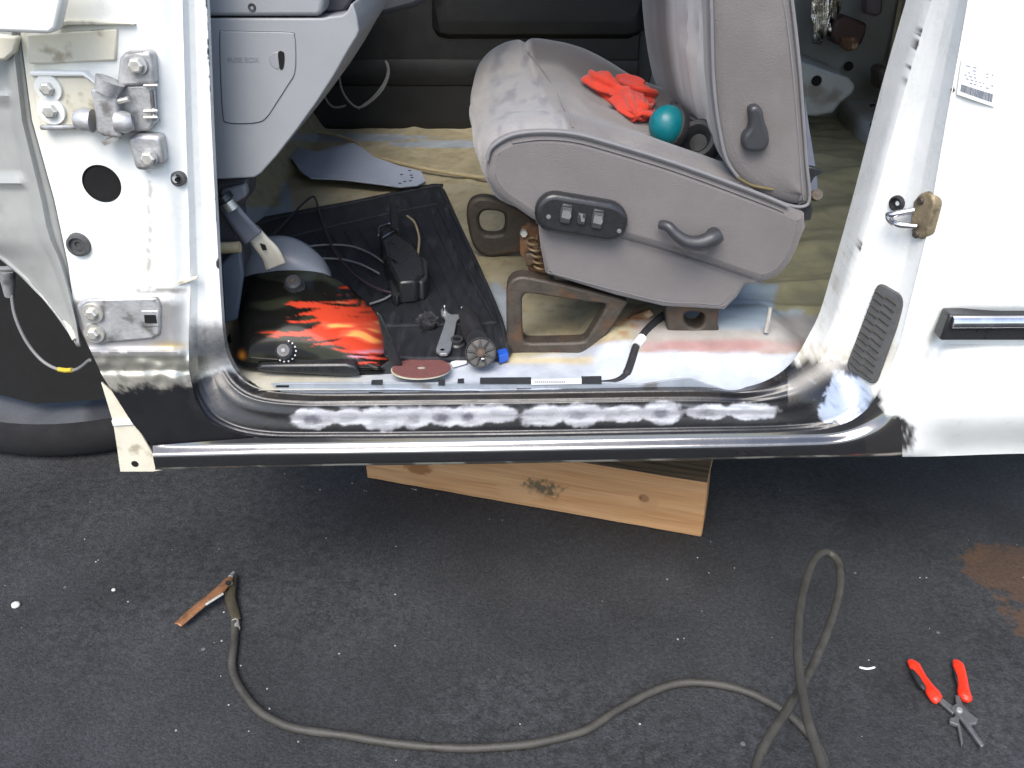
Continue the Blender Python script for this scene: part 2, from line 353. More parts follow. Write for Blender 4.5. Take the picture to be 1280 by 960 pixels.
def bodycol(co):
    px, py = toP(co)
    n = fbm(co, 45); n2 = fbm(co, 160); st = noise.noise(Vector((co.x*25, co.y*60, co.z*400)))
    col = WHITE; met = 0.0
    if px < 430 or (py > 470 and px < 1000):
        # front pillar: creamy old paint, bare steel round the lower hinge, hammered weld, then black primer
        if px < 240:
            col = mix3(col, (.66, .63, .52), sstep(170, 40, px)*sstep(260, 120, py)*.8)
        # dirty run marks
        d = abs(px-188+5*n)
        if 205 < py < 380: col = mix3(col, (.35, .32, .27), .75*sstep(5, 1, d)*sstep(.15, .5, fbm(co, 90)+.2))
        d = abs(py-363-2*n)
        if px < 235: col = mix3(col, (.22, .2, .17), .85*sstep(4.5, 1, d)*sstep(100, 190, px)*sstep(-.4, .2, fbm(co, 50)))
        bare = sstep(370+6*n, 380+6*n, py)*sstep(246, 205+8*n, px)
        col = mix3(col, (.33+.04*n, .32+.04*n, .32+.03*n), bare*.95); met = max(met, bare*.35)
        br = math.exp(-((px-150)/38)**2-((py-403)/18)**2)*bare
        col = mix3(col, (.2, .16, .13), br*.8)
        gold = math.exp(-((px-215)/22)**2-((py-432)/5)**2); col = mix3(col, (.55, .38, .12), gold*.7)
        ring_m = sstep(392+8*n, 415+8*n, py)*sstep(226, 246, px)
        col = mix3(col, (.3+.1*n2, .3+.1*n2, .3+.1*n2), ring_m*.9); met = max(met, ring_m*.25)
        ham = sstep(440, 447, py)*sstep(275, 248, px)
        col = mix3(col, (.58+.14*n, .56+.13*n, .48+.1*n), ham); met = max(met, .75*ham)
        e = 481+7*n+4*n2 - 14*sstep(225, 260, px)
        bl = sstep(e-9, e+7, py)
        col = mix3(col, BLACK, bl); met = met*(1-bl)
        # scraped bright band on the inside of the corner
        sc = math.exp(-((math.hypot((px-385)/1.0, (py-395)*1.0)-101-4*n)/9)**2)*sstep(350, 320, px)*sstep(415, 440, py)
        col = mix3(col, (.42, .4, .36), sc*sstep(-.5, .4, n2+n)); met = max(met, sc*.5)
    elif py > 440 or px < 1000:
        col = BLACK
    if 330 < px < 1000 and py > 485:
        for (cx, cy, rx, ry, dk) in WELDS:
            dx, dy = (px-cx+3*noise.noise(Vector((cx, 1, 1))))/(rx*1.12), (py-cy)/(ry*1.06)
            if abs(dx) < 1.7 and abs(dy) < 1.8:
                d = math.hypot(dx*(.85+.3*noise.noise(Vector((cx*.37, 2, 5)))), dy*(.9+.35*noise.noise(Vector((cx*.53, 7, 1)))))+.25*fbm((co.x, co.y, co.z*1.4), 36)+.11*fbm((co.x*1.6, co.y, co.z*.8), 110)
                k = sstep(1.07, .78, d)
                k *= .62+.38*sstep(-.35, .3, fbm((co.x*.5, co.y, co.z*3), 70))
                c = (.56, .565, .6)
                if dk: c = mix3(c, (.16, .16, .2), dk*sstep(.62, .2, math.hypot(dx+.08, dy-.1)+.15*n2)*.9)
                col = mix3(col, c, k); met = max(met, k*.45)
        # thin smear of ground metal running between the spots
        k = math.exp(-((py-513-2*n)/5)**2)*sstep(372, 400, px)*sstep(965, 930, px)*sstep(-.25, .25, fbm((co.x*.6, 0, co.z*3), 50))
        col = mix3(col, (.4, .4, .44), .6*k); met = max(met, .3*k)
        if py < 502 and px < 900: 
            col = mix3(col, (.028, .024, .019), sstep(502, 499, py)*(.6+.4*n))
            if 495 < py: pass
    if px >= 985 and py > 430:
        # rear corner: black primer brushed over, ground back to bright metal, white paint above
        e = 452+max(0, px-1058)*1.25+8*n
        up = sstep(e+4, e-6, py)
        patch = math.exp(-(((px-1058-.3*(500-py))/31)**4+((py-498)/34)**4))
        strk = sstep(-.7, .3, .7*noise.noise(Vector((co.x*30-co.z*60, co.y*20, (co.x+co.z)*160)))+.6*patch-.15)
        c2 = mix3(BLACK, (.36, .41, .5), sstep(.3, .6, patch+.45*n+.25*n2)*strk)
        met2 = .25*sstep(.3, .6, patch)
        grey = math.exp(-((py-462-(1030-px)*.55)/12)**2)*sstep(870, 930, px)
        c2 = mix3(c2, (.33, .31, .28), grey*.8)
        right = sstep(1098+10*n2+14*n, 1112+10*n2+14*n, px+.5*(py-540))*sstep(560, 500, px*0+py+30*n) if py < 545 else sstep(1108+14*n2, 1122+14*n2, px)
        c2 = mix3(c2, WHITE, right*.93)
        col = mix3(c2, (.7, .69, .63), up); met = met2*(1-up)*(1-right)
    if px > 1000 and py <= 452:
        # grime and chips down the rear jamb
        g = math.exp(-((py-446)/14)**2)*sstep(1110, 1045, px)
        col = mix3(col, (.3, .27, .2), g*.8*sstep(-.5, .3, n))
        col = mix3(col, (.5, .46, .36), .55*sstep(.1, .5, fbm(co, 60))*sstep(1085, 1050, px)*sstep(250, 330, py))
    return (*col, met)
def edgechip(co, s, col):
    w_ = (.3 if co.x < 0 else .1)*max(0, fbm((0, 0, co.z), 55)+.35*fbm(co, 90)+.02)*sstep(-.05, .25, fbm((0, 0, co.z+.13), 8)+.03)
    k = sstep(.0, .025, w_-(1-s))
    return mix3(col, (.03, .03, .03), k)

def build_ring():
    prof_s = [(0, 0), (.08, .16), (.16, .3), (.5, .42), (.74, .52), (.8, .62), (1, 1)]
    prof_p = [(0, 0), (.25, .55), (.5, .8), (.85, .92), (1, 1)]
    P = []
    for i in range(len(RING)-1):
        a, b = RING[i], RING[i+1]
        L = math.hypot(b[3]-a[3], b[4]-a[4]); n = max(3, int(min(L, 500)/(1.6 if a[4] > 480 and b[4] > 480 else 2.6)))
        q = [RING[max(i-1, 0)], a, b, RING[min(i+2, len(RING)-1)]]
        for k in range(n):
            t = k/n
            P.append([.5*((2*q[1][j])+(q[2][j]-q[0][j])*t+(2*q[0][j]-5*q[1][j]+4*q[2][j]-q[3][j])*t*t+(3*q[1][j]-q[0][j]-3*q[2][j]+q[3][j])*t**3) for j in range(6)])
    P.append(list(RING[-1]))
    rows = []; S = []
    NS = 40
    for c in P:
        w = sstep(440, 500, c[1])
        r = []
        for k in range(NS+1):
            s = k/NS
            g = lerp(inter(prof_p, s) if c[0] < 600 else s*.75+.25*inter(prof_p, s), smoothtab(prof_s, s), w)
            r.append(atY(lerp(c[3], c[0], s), lerp(c[4], c[1], s), lerp(c[5], c[2], g)))
        e = r[-1]; dep = lerp(.012 if c[0] < 600 else .07, .012, w)
        for k in (1, 2, 3): r.append(e+Vector((0, dep*k/3, -.002*k*w)))
        rows.append(r)
    V, F = grid(rows)
    # grinding marks and shallow unevenness of hand worked steel
    o = mk('door_opening_frame', V, F, M['frame'], TRUCK, label='door opening frame with black primed sill and ground weld spots', angle=60)
    n = NS+4; idx = {}
    cols = []
    for i, v in enumerate(o.data.vertices):
        s = min(1, (i % n)/NS); c = bodycol(v.co); px, py = toP(v.co)
        if py < 440 and i % n <= NS: c = (*edgechip(v.co, s, c[:3]), c[3])
        cols += c
    a = o.data.color_attributes.new('paint', 'FLOAT_COLOR', 'POINT'); a.data.foreach_set('color', cols)
    return o
FRAME = build_ring()

def oedge(y):   # outer crease of the front pillar
    tab = [(-620, 206), (-200, 220), (-60, 224), (0, 228), (150, 232), (270, 236), (360, 238), (420, 236), (462, 236), (500, 244), (516, 253), (530, 266), (540, 290), (547, 320), (549, 430)]
    return inter(tab, y)
def ledge_(y):
    tab = [(-620, -40), (-60, 18), (45, 26), (150, 40), (250, 68), (330, 85), (400, 95), (440, 114), (470, 128), (500, 147), (530, 166), (557, 190)]
    return smoothtab(tab, y) if False else inter(tab, y)
HOLE = atY(128, 229, .028)
def build_pillar():
    rows = []; ys = [-620, -500, -380, -260, -200, -140]+list(range(-100, 547, 3))+[549]
    NC = 72
    for y in ys:
        r = []
        for k in range(NC+1):
            s = k/NC
            # the last rows slope with the rocker ledge
            yy = y
            if y > 500: yy = y + (1-s)*9*sstep(500, 549, y)
            px = lerp(ledge_(yy), oedge(y), s)
            Y = lerp(.030, .026, sstep(0, .3, s)); Y = lerp(Y, .036, sstep(.82, 1, s))
            if y > 430: Y = lerp(Y, lerp(.026, .024, s), sstep(430, 540, y))
            if y < -100: Y += .055*sstep(-100, -620, y)
            # folded lip where the lower hinge plate meets the weld, lumpy hammered weld
            Y -= .007*math.exp(-((y-441)/5)**2)*sstep(1, .9, s)
            if 440 < y < 490:
                q = Vector((px*.05, y*.05, 3)); Y -= .007*max(0, noise.noise(q*1.1)+.15)*sstep(440, 452, y)*sstep(490, 474, y)
                Y += .004*math.exp(-((y-463+3*noise.noise(Vector((px*.04, 0, 0))))/4)**2)
            # shallow pressed recess round the upper hinge
            r.append(atY(px, yy, Y))
        e = r[0]; rows.append([e+Vector((0, .09, 0)), e+Vector((0, .045, 0)), e+Vector((0, .006, 0))]+r)
    V, F = grid(rows); V, F = punch(V, F, HOLE, .0225)
    o = mk('hinge_pillar', V, F, M['body'], TRUCK, label='white front pillar with bare metal patches and hammered weld seam', angle=60)
    paint(o, bodycol); return o
PILLAR = build_pillar()
V, F = lathe([(.024, .0008), (.0225, -.001), (.0225, .05), (0, .051)], (HOLE.x, .0262, HOLE.z), (0, 1, 0), 40)
mk('access_hole', V, F, M['blackhole'], PILLAR)

def build_lower():
    C = [((191, 557), (191, 559), (191, 571), (194, 585), (194, 588)), ((320, 547), (320, 556), (320, 568), (320, 582), (320, 585)), ((430, 549), (430, 555), (430, 567), (430, 580), (430, 583)),
         ((640, 547), (640, 552), (640, 564), (640, 577), (640, 580)), ((860, 543), (860, 548), (860, 560), (860, 573), (860, 576)), ((985, 540), (985, 546), (985, 557), (985, 570), (985, 573)),
         ((1045, 533), (1050, 542), (1055, 553), (1055, 569), (1055, 572)), ((1082, 513), (1092, 524), (1100, 538), (1105, 568), (1105, 571)), ((1104, 480), (1118, 496), (1126, 518), (1128, 567), (1128, 570))]
    Ys = [.022, .020, .0085, .013, .021]
    cols = []
    for i in range(len(C)-1):
        q = [C[max(i-1, 0)], C[i], C[i+1], C[min(i+2, len(C)-1)]]
        n = max(6, int((C[i+1][0][0]-C[i][0][0])/4))
        for k in range(n+(i == len(C)-2)):
            t = k/n; pts = []
            for j in range(5):
                pts.append([lerp(q[1][j][a], q[2][j][a], t) if i < 4 else .5*((2*q[1][j][a])+(q[2][j][a]-q[0][j][a])*t+(2*q[0][j][a]-5*q[1][j][a]+4*q[2][j][a]-q[3][j][a])*t*t+(3*q[1][j][a]-q[0][j][a]-3*q[2][j][a]+q[3][j][a])*t**3) for a in (0, 1)])
            P3 = [atY(x, y, Y) for (x, y), Y in zip(pts, Ys)]
            P3.append(P3[-1]+Vector((0, .03, .002)))
            D = []
            for a, b in zip(P3, P3[1:]):
                D += [a.lerp(b, u/6) for u in range(6)]
            D.append(P3[-1])
            for it in range(2): D = [D[0]]+[(D[u-1]+D[u]*2+D[u+1])/4 for u in range(1, len(D)-1)]+[D[-1]]
            cols.append(D)
    # close the front end
    f = [p+Vector((.003, .035, 0)) for p in cols[0]]
    V, F = grid([f]+cols)
    o = mk('rocker_panel', V, F, M['rocker'], TRUCK, label='glossy black new rocker panel edge below the door opening', angle=75)
    n = len(cols[0])
    buf = []
    for i, v in enumerate(o.data.vertices):
        k = i % n; c = bodycol(v.co); px, py = toP(v.co)
        thr = lerp(1102, 1142, sstep(508, 532, py))+10*fbm(v.co, 40)+8*fbm(v.co, 130)
        c = (*mix3(BLACK if px < 1080 else (.02, .019, .018), WHITE, sstep(thr-5, thr+5, px)), 0)
        if k >= 19:
            t = sstep(-.15, .3, fbm(v.co, 18)); c = mix3((.1, .09, .07), (.62, .6, .5), t)+(.1,)
        buf += c
    a = o.data.color_attributes.new('paint', 'FLOAT_COLOR', 'POINT'); a.data.foreach_set('color', buf)
    return o
ROCKER = build_lower()

def build_quarter():
    tab = [(-620, 1390), (-200, 1266), (-60, 1226), (0, 1210), (150, 1183), (300, 1157), (430, 1125), (480, 1104), (496, 1118), (518, 1126), (567, 1128), (571, 1128)]
    ys = [-620, -480, -340, -200, -130]+list(range(-60, 565, 5))+[568, 571]
    rows = []; NC = 90
    for y in ys:
        l = inter(tab, y); r = []
        for k in range(NC+1):
            s = (k/NC)**1.25; px = lerp(l, 1480 if y > -60 else 1480-y*.45, s); d = px-l
            yy = y-4*sstep(1130, 1290, px)*sstep(500, 571, y)
            Y = lerp(.034, .006, sstep(0, 120, d))
            if y > 480:
                e_ = inter([(480, .031), (496, .0205), (518, .009), (567, .0135), (571, .021)], y)
                Y = lerp(e_, lerp(.034, .006, sstep(0, 120, d))*sstep(520, 480, y)+.006*sstep(480, 520, y)+.035*sstep(505, 575, y)**1.5, sstep(0, 60, d))
            if y < -60: Y += .07*sstep(-60, -620, y)
            Y += .0025*math.exp(-((y-362)/2.6)**2)*sstep(25, 60, d)           # pressed crease
            # recess round the side moulding, fading out as a dished ramp
            Y += .012*sstep(1165-.35*(y-410), 1195-.35*(y-410), px)*sstep(382, 396, y)*sstep(440, 428, y)
            Y += .008*math.exp(-((px-1172+.45*(y-430))/9)**2)*sstep(395, 425, y)*sstep(480, 450, y)
            r.append(atY(px, yy, Y))
        rows.append(r)
    V, F = grid(rows)
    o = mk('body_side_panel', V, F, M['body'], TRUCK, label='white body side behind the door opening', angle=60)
    def qc(co):
        px, py = toP(co); n = fbm(co, 40); n2 = fbm(co, 120); c = WHITE
        th_ = 1122+18*sstep(512, 534, py)*sstep(569, 560, py)+7*n+9*n2
        sm_ = sstep(th_+6, th_-6, px)*sstep(505, 512, py)
        c = mix3(c, (.035, .033, .032), sm_)
        c = mix3(c, (.35, .32, .27), .5*sstep(.25, .6, n+.3*n2)*sstep(1160, 1130, px)*sstep(440, 480, py))
        c = mix3(c, (.4, .39, .36), .55*math.exp(-((px-1166+.3*(py-430))/13)**2-((py-425)/42)**2)*sstep(-.5, .3, n))  # grey shading of the dished ramp painted into the panel colour
        return (*c, 0)
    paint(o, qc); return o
QUARTER = build_quarter()

# side moulding
m = plate('side_moulding', [(1187, 394), (1420, 394), (1420, 426), (1175, 426)], -.002, .024, M['blackplastic'], TRUCK, .003)
V, F = tube([atY(1189, 402.5, -.002), atY(1300, 402, -.002), atY(1420, 402, -.002)], .0085, 14)
mk('chrome_strip', V, F, M['chrome'], m)
# vertical pinch flange standing along the sill, with slots
fl = [(338, 480)]+[(x, 479-.5*(x-340)/300) for x in (360, 480, 600, 700, 760)]+[(800, 481), (820, 478), (845, 474), (862, 473), (880, 479), (905, 487)]+[(880, 490), (760, 490), (600, 491), (420, 493), (352, 491)]
FL = plate('pinch_flange', fl, .070, .003, mat('grey_primer', (.3, .33, .37), .45, var=.2, vscale=30, bump=.1, col2=(.17, .17, .17), c2scale=25, c2lo=.55, c2hi=.7), TRUCK, .0006)
for x0, x1, y in ((345, 361, 483), (461, 478, 491.5), (646, 664, 487), (757, 776, 488)):
    plate('slot', [(x0, y-1.2), (x1, y-1.2), (x1, y+1.2), (x0, y+1.2)], .0693, .002, M['blackhole'], FL, 0)
for x0, x1, y0, y1 in ((464, 478, 477.5, 481), (600, 664, 474.5, 480), (727, 752, 473, 480), (548, 556, 477, 482), (572, 580, 476, 479)):
    plate('seal_remnant', [(x0, y0), (x1, y0-.5), (x1, y1), (x0, y1)], .0685, .006, M['seal'], FL, 0)
plate('sill_sticker', [(664, 474.5), (727, 473.5), (727, 480), (664, 481)], .0682, .0015, M['paper'], FL, 0)
for k in range(16):
    x = 669+k*2.4
    plate('printed_line', [(x, 476.8), (x+1.5, 476.8), (x+1.5, 478.2), (x, 478.2)], .0678, .0006, M['barcode'], FL, 0)
# white hanging bracket at the front end of the rocker
B = plate('end_bracket', [(126, 478), (140, 490), (160, 520), (176, 542), (190, 566), (204, 588), (190, 590), (150, 590), (146, 560), (141, 528)], .033, .004, M['cream'], TRUCK, .001)
plate('bracket_fold', [(139, 526), (168, 524), (172, 531), (141, 533)], .030, .005, M['white'], B, .001)
V, F = lathe([(.0052, 0), (.0052, .003), (0, .003)], atY(168.5, 580, .0325), (0, 1, 0), 20); mk('bolt_hole', V, F, M['blackhole'], B)

# ------------------------------------------------------------------ hinge hardware on the front pillar
def bolt(px, py, Y, rw, rb, parent, mt='zinc'):
    c = atY(px, py, Y); u = 1/880
    V, F = lathe([(0, -.003), (rw*u*.97, -.003), (rw*u, -.0015), (rw*u, .006)], c, (0, 1, 0), 28)
    w_ = mk('washer', V, F, M[mt], parent)
    V, F = lathe([(0, -.0095), (rb*u*.7, -.0095), (rb*u, -.008), (rb*u, .001)], c, (0, 1, 0), 6)
    b_ = mk('bolt_head', V, F, M['zinc'], parent, smooth=False); bev(b_, .0006)
UH = bpy.data.objects.new('hinge', None); COL.objects.link(UH); setp(UH, TRUCK)
plate('hinge_plate', [(38, 96), (110, 96), (118, 104), (150, 106), (150, 164), (52, 162), (46, 140)], .0195, .012, M['cream'], UH, .002)
plate('pressed_panel', [(32, 43), (60, 41), (146, 36), (144, 76), (60, 80), (36, 80)], .0215, .008, M['cream'], UH, .002)
plate('rail', [(36, 89), (104, 90), (112, 98), (126, 108), (120, 109), (104, 96), (37, 96)], .0145, .014, M['white'], UH, .002)
plate('rail', [(48, 157), (150, 155), (196, 150), (196, 155), (150, 161), (50, 163)], .0145, .014, M['steel'], UH, .002)
bolt(61, 110, .0185, 13.5, 7, UH, 'white'); bolt(65, 138, .0185, 14, 7.5, UH, 'white')
plate('link_bracket', [(126, 108), (146, 106), (190, 106), (193, 152), (188, 163), (150, 170), (140, 150)], .013, .02, M['steel'], UH, .003)
kn = [(112, 112), (130, 107), (143, 109), (147, 140), (150, 168), (152, 173), (130, 171), (120, 166), (118, 140)]
plate('knuckle', kn, -.004, .03, M['steel'], UH, .005, seg=3)
plate('hinge_ear', [(149, 72), (156, 66), (186, 64), (190, 72), (192, 100), (193, 106), (168, 108), (145, 109), (147, 90)], .009, .022, M['steel'], UH, .004, seg=3)
plate('hinge_ear', [(157, 174), (170, 168), (200, 170), (203, 190), (205, 206), (180, 214), (169, 213), (165, 198)], .009, .022, M['steel'], UH, .005, seg=3)
bolt(172, 81, .0075, 10, 7.5, UH, 'steel'); bolt(187, 197, .0075, 9, 7.5, UH, 'steel')
V, F = tube([atY(138, 100, .004), atY(133, 116, .002)], [.016, .013], 16); mk('bushing', V, F, M['steel'], UH)
V, F = tube([atY(138, 172, .006), atY(141, 177, .006)], [.012, .011], 16); mk('bushing', V, F, M['zinc'], UH)
V, F = tube([atY(98, 149, .006), atY(106, 150, .004), atY(116, 151, .004)], [.011, .014, .013], 18); mk('roller', V, F, M['steel'], UH)
V, F = tube([atY(146, 151, .002), atY(158, 153, .002), atY(166, 152, .004)], [.0125, .0125, .009], 18); mk('roller', V, F, M['steel'], UH)
V, F = tube([atY(144, 127, .002), atY(161, 124, .002)], .0035, 10); mk('pin', V, F, M['zinc'], UH)
for y in (107, 139, 147):
    V, F = tube([atY(180, y, .009), atY(197, y-.5, .009)], .0018, 8); mk('pin', V, F, M['zinc'], UH)
V, F = tube([atY(190, 112, .014), atY(193, 148, .014)], .003, 10); mk('hinge_pin', V, F, M['chrome'], UH)
# rubber plugs
def plug(px, py, r, name='rubber_plug', par=PILLAR, Y=.026, ax=(0, 1, 0), mt='grommet'):
    c = atY(px, py, Y) if not isinstance(Y, Vector) else Y; u = 1/880
    V, F = lathe([(0, .001), (r*.25*u, .001), (r*.32*u, -.0015), (r*.62*u, -.001), (r*.7*u, -.005), (r*.92*u, -.004), (r*u, .003)], c, ax, 32)
    return mk(name, V, F, M[mt], par)
plug(98.5, 306, 13.5); plug(223, 223, 8.5, Y=.033)
V, F = lathe([(0, -.0066), (.0025, -.0066), (.0025, .0)], atY(223, 223, .033), (0, 1, 0), 12); mk('plug_centre', V, F, M['blackhole'], PILLAR)
# lower hinge pad: raised plate, square hole, two bolts
LH = plate('hinge_pad', [(95, 382), (108, 374), (197, 372), (201, 384), (200, 418), (190, 424), (120, 430), (108, 424)], .0225, .008, M['steel'], TRUCK, .003, label='bare steel pad of the lower hinge')
bolt(116, 391, .021, 12, 7, LH, 'zinc'); bolt(118, 416, .021, 12, 7, LH, 'zinc')
plate('square_hole_rim', [(175, 388), (198, 388), (200, 409), (178, 410)], .0215, .004, M['steel'], LH, .002)
plate('square_hole', [(180, 394), (194, 394), (196, 404), (181, 404)], .0205, .003, M['blackhole'], LH, .0)
plate('weld_ridge', [(203, 364), (222, 352), (246, 346), (247, 349), (224, 357), (206, 369)], .030, .006, M['cream'], PILLAR, .001)

# ------------------------------------------------------------------ fender remains and wheel well at the far left
rows = []
fo = [(-30, -620+0), ]
tabL = [(30, -60), (120, -60), (200, -60), (280, -60), (300, -44), (320, -2), (345, 28), (372, 52), (400, 74), (432, 96)]
for y in range(30, 433, 6):
    r = []; a = inter(tabL, y); b = inter([(30, 24), (45, 26), (150, 40), (250, 68), (330, 85), (400, 97), (432, 100)], y)
    for k in range(25):
        s = k/24; px = lerp(a, b, s)
        Y = .035+.10*(1-s)**1.6*sstep(432, 250, y)
        Y -= .012*math.exp(-((s-.86)/.05)**2)
        for yy, x0 in ((122, 16), (226, 32)):
            Y -= .012*math.exp(-((y-yy)/5)**2)*sstep(x0+6, x0-8, px)
        Y -= .008*math.exp(-(s/.08)**2)
        r.append(atY(px, y, Y))
    rows.append(r)
V, F = grid(rows); o = mk('inner_fender', V, F, M['fender'], TRUCK, label='grey stained inner fender sheet beside the pillar'); solid(o, .003)
V, F = tube(cat([atY(a, b, .10-.0006*max(0, b-300)) for a, b in ((-30, 292), (0, 306), (20, 324), (46, 346), (70, 378), (94, 424))], 6), .004, 8); mk('fender_lip', V, F, M['cream'], o)
o = plate('fender_corner', [(-60, -60), (88, -60), (78, 0), (70, 36), (62, 43), (40, 42), (-60, 38)], -.04, .02, M['white'], TRUCK, .004, label='white corner of an outer body panel at the top left')
plate('fender_brace', [(-50, 40), (22, 46), (18, 66), (6, 76), (-50, 74)], .02, .012, M['cream'], TRUCK, .003)
# cab corner above the hinge: shaded trough behind the fender corner
plate('cowl_edge', [(70, 28), (85, 25), (160, 28), (168, 31), (85, 32), (70, 36)], .0185, .012, M['cream'], TRUCK, .002)
# dark inner wheel well and its odds and ends
V, F = grid([[Vector((x, .62+.05*math.sin(x*9+z*5), z)) for x in (-1.8, -1.5, -1.2, -1.0, -.8, -.585)] for z in (.13, .42, .55, .7, .85, 1.0)])
mk('wheel_well', V, F, M['under'], TRUCK)
V, F = grid([[Vector((-.583, y, z)) for y in (.11, .3, .62, 1.0, 1.62)] for z in (.38, .6, .8, 1.0)]); mk('cowl_side', V, F, M['under'], TRUCK)
V, F = tube(cat([atY(-30, 336, .2), atY(5, 336, .2), atY(25, 334, .2)], 6), .004, 8); mk('brake_pipe', V, F, M['wire'], TRUCK)
V, F = tube([atY(8, 338, .2), atY(10, 352, .2), atY(12, 370, .2)], [.012, .01, .007], 12); mk('hose_fitting', V, F, M['steel'], TRUCK)
WIRE = cat([atY(14, 360, .2), atY(18, 392, .19), atY(32, 425, .18), atY(52, 450, .17), atY(74, 462, .16), atY(95, 462, .15), atY(112, 450, .1)], 8)
V, F = tube(WIRE, .0026, 8); wo = mk('sensor_wire', V, F, M['wire'], TRUCK)
V, F = tube([atY(73, 461.5, .16), atY(82, 463, .158), atY(90, 462.5, .153)], .0036, 8); mk('yellow_tape', V, F, M['yellow'], wo)

# tyre lying under the front end
tc = Vector((-1.0, .96, 0))
prof = [(.235, .06), (.245, .02), (.29, .003), (.36, .0), (.40, .02), (.415, .06), (.42, .13), (.415, .2), (.40, .235), (.375, .258), (.345, .268), (.30, .266), (.26, .25), (.24, .228), (.232, .2), (.232, .08), (.235, .06)]
prof = [(r, h*.38) for r, h in prof]
V, F = lathe(prof, tc, (0, 0, 1), 72); F = [f for f in F if len(f) == 4]
TY = thing('tyre', 'dark tyre lying flat in the shade below the fender', 'tyre', tc)
W_ = [v for v in V]
mk('tread', W_, [f for f in F if sum(W_[i].z for i in f)/4 < .0897], M['tyre'], TY)
mk('sidewall', W_, [f for f in F if sum(W_[i].z for i in f)/4 >= .0897], mat('skylit_sidewall', (.06, .063, .068), .7, var=.3, vscale=14, bump=.2, col2=(.022, .022, .024), c2scale=6), TY)  # dusty rubber lightened to paint sky light on the sidewall

# underbody, frame rail
V, F = box((.475, .96, .435), (2.1, 1.62, .03)); mk('underbody', V, F, M['under'], TRUCK)
V, F = box((.475, .42, .36), (2.1, .09, .12)); bev(mk('chassis_rail', V, F, M['under'], TRUCK), .01)
V, F = box((.1, 1.35, .36), (2.9, .09, .12)); bev(mk('chassis_rail', V, F, M['under'], TRUCK), .01)
V, F = box((0.55, 1.85, .42), (2.2, .04, .16)); bev(mk('rocker_panel', V, F, M['white'], TRUCK), .01)
# ------------------------------------------------------------------ cab interior shell
TAN = (.36, .315, .2); OLIVE = (.29, .27, .155); BLUEG = (.3, .36, .43); PRIM = (.47, .51, .57); PINK = (.33, .19, .18)
FZ = .462
def floorz(x, y):
    z = FZ
    # welded-in rear sill section rises toward the seat mount
    k = sstep(.10, .15, x)*sstep(.47, .40, x)
    z += k*(.036*sstep(.085, .20, y)-.030*sstep(.26, .36, y))
    # pressed ribs of the rear floor
    if x > .12:
        for y0, sl, h, wd in ((.33, .0, .009, .014), (.41, .10, .010, .018), (.52, .32, .012, .026), (.63, .5, .013, .03), (.80, .5, .012, .035), (1.0, .4, .010, .04)):
            z += h*math.exp(-((y-y0-sl*(x-.3)-.012*fbm((x, y0, 0), 6))/wd)**2)*sstep(.12, .2, x)
        z += .006*fbm((x*1.5, y*3, 3), 5)*sstep(.35, .5, y)
        z += .02*sstep(.9, 1.1, y)*sstep(.4, .6, x)
    else:
        for x0 in (-.28, -.1): z += .006*math.exp(-((x-x0)/.02)**2)*sstep(.5, .6, y)
    z += .06*sstep(-.53, -.58, x)                        # toe board
    z += .05*sstep(.75, .95, y)*sstep(1.3, 1.1, y)*sstep(.35, .1, abs(x+.1))*0
    z += .0025*fbm((x, y, 0), 7)
    return z
def floorcol(co):
    x, y = co.x, co.y; px, py = toP(co); n = fbm(co, 14); n2 = fbm(co, 50)
    c = mix3(TAN, OLIVE, sstep(.15, .35, x+.1*n))
    c = mix3(c, (.4, .36, .25), sstep(.1, .5, n)*sstep(.3, .0, x)*.8)
    c = mix3(c, (.2, .19, .12), .5*sstep(.2, .55, fbm(co, 6)+.1)*sstep(.3, .5, x))
    c = mix3(c, (.25, .2, .14), .5*sstep(.2, .5, n2))
    # blue grey patches of old paint
    for (cx, cy, rx, ry) in ((335, 268, 40, 10), (357, 255, 7, 26), (905, 385, 60, 20), (622, 392, 22, 40), (430, 172, 110, 5), (560, 180, 80, 5), (925, 360, 30, 20), (980, 405, 45, 18), (1010, 420, 50, 14)):
        d = math.hypot((px-cx)/rx, (py-cy)/ry)+.25*n2+.15*n
        c = mix3(c, BLUEG, sstep(1.1, .9, d)*.8)
    # white primer along the sill
    e = 438+4*n+4*n2 if px > 790 else inter([(260, 452), (500, 452), (640, 447), (720, 438), (770, 425)], px)+3*n
    k = sstep(e-3, e+3, py)
    if px > 790: k *= sstep(1065, 1030, px)
    wc = PRIM if px > 500 else mix3((.45, .43, .35), PRIM, sstep(400, 500, px))
    c = mix3(c, wc, k)
    gp = sstep(392, 398, py+5*n)*sstep(440, 430, py)*sstep(780, 800, px)*sstep(1060, 1010, px+12*n)
    c = mix3(c, (.33, .31, .29), gp*.9)
    k2 = math.exp(-((py-433-3*n)/8)**4)*sstep(795, 812, px+10*n)*sstep(1030, 985, px)
    c = mix3(c, mix3(PINK, (.36, .27, .25), sstep(-.1, .5, n)), k2*.95)
    bl_ = sstep(893, 900, px)*sstep(965, 955, px+.3*(py-400))*sstep(352, 358, py)*sstep(418, 405, py)
    c = mix3(c, (.3, .38, .45), bl_*.85)
    # cream seam sealer bead in front of the bracket
    k3 = math.exp(-((py-450-2*n)/5)**2)*sstep(600, 640, px)*sstep(750, 735, px)
    c = mix3(c, (.6, .5, .3), k3*.9)
    r = math.exp(-((px-790+.9*(py-400))/16)**2-((py-402)/22)**2)
    c = mix3(c, (.27, .1, .04), r*.9*sstep(-.4, .2, n2))
    return (*c, 0)
nx, ny = 330, 230
rows = [[Vector((x, y, floorz(x, y))) for x in [(-.578+1.678*i/nx) for i in range(nx+1)]] for y in [(.067+(1.62-.067)*(j/ny)**1.35) for j in range(ny+1)]]
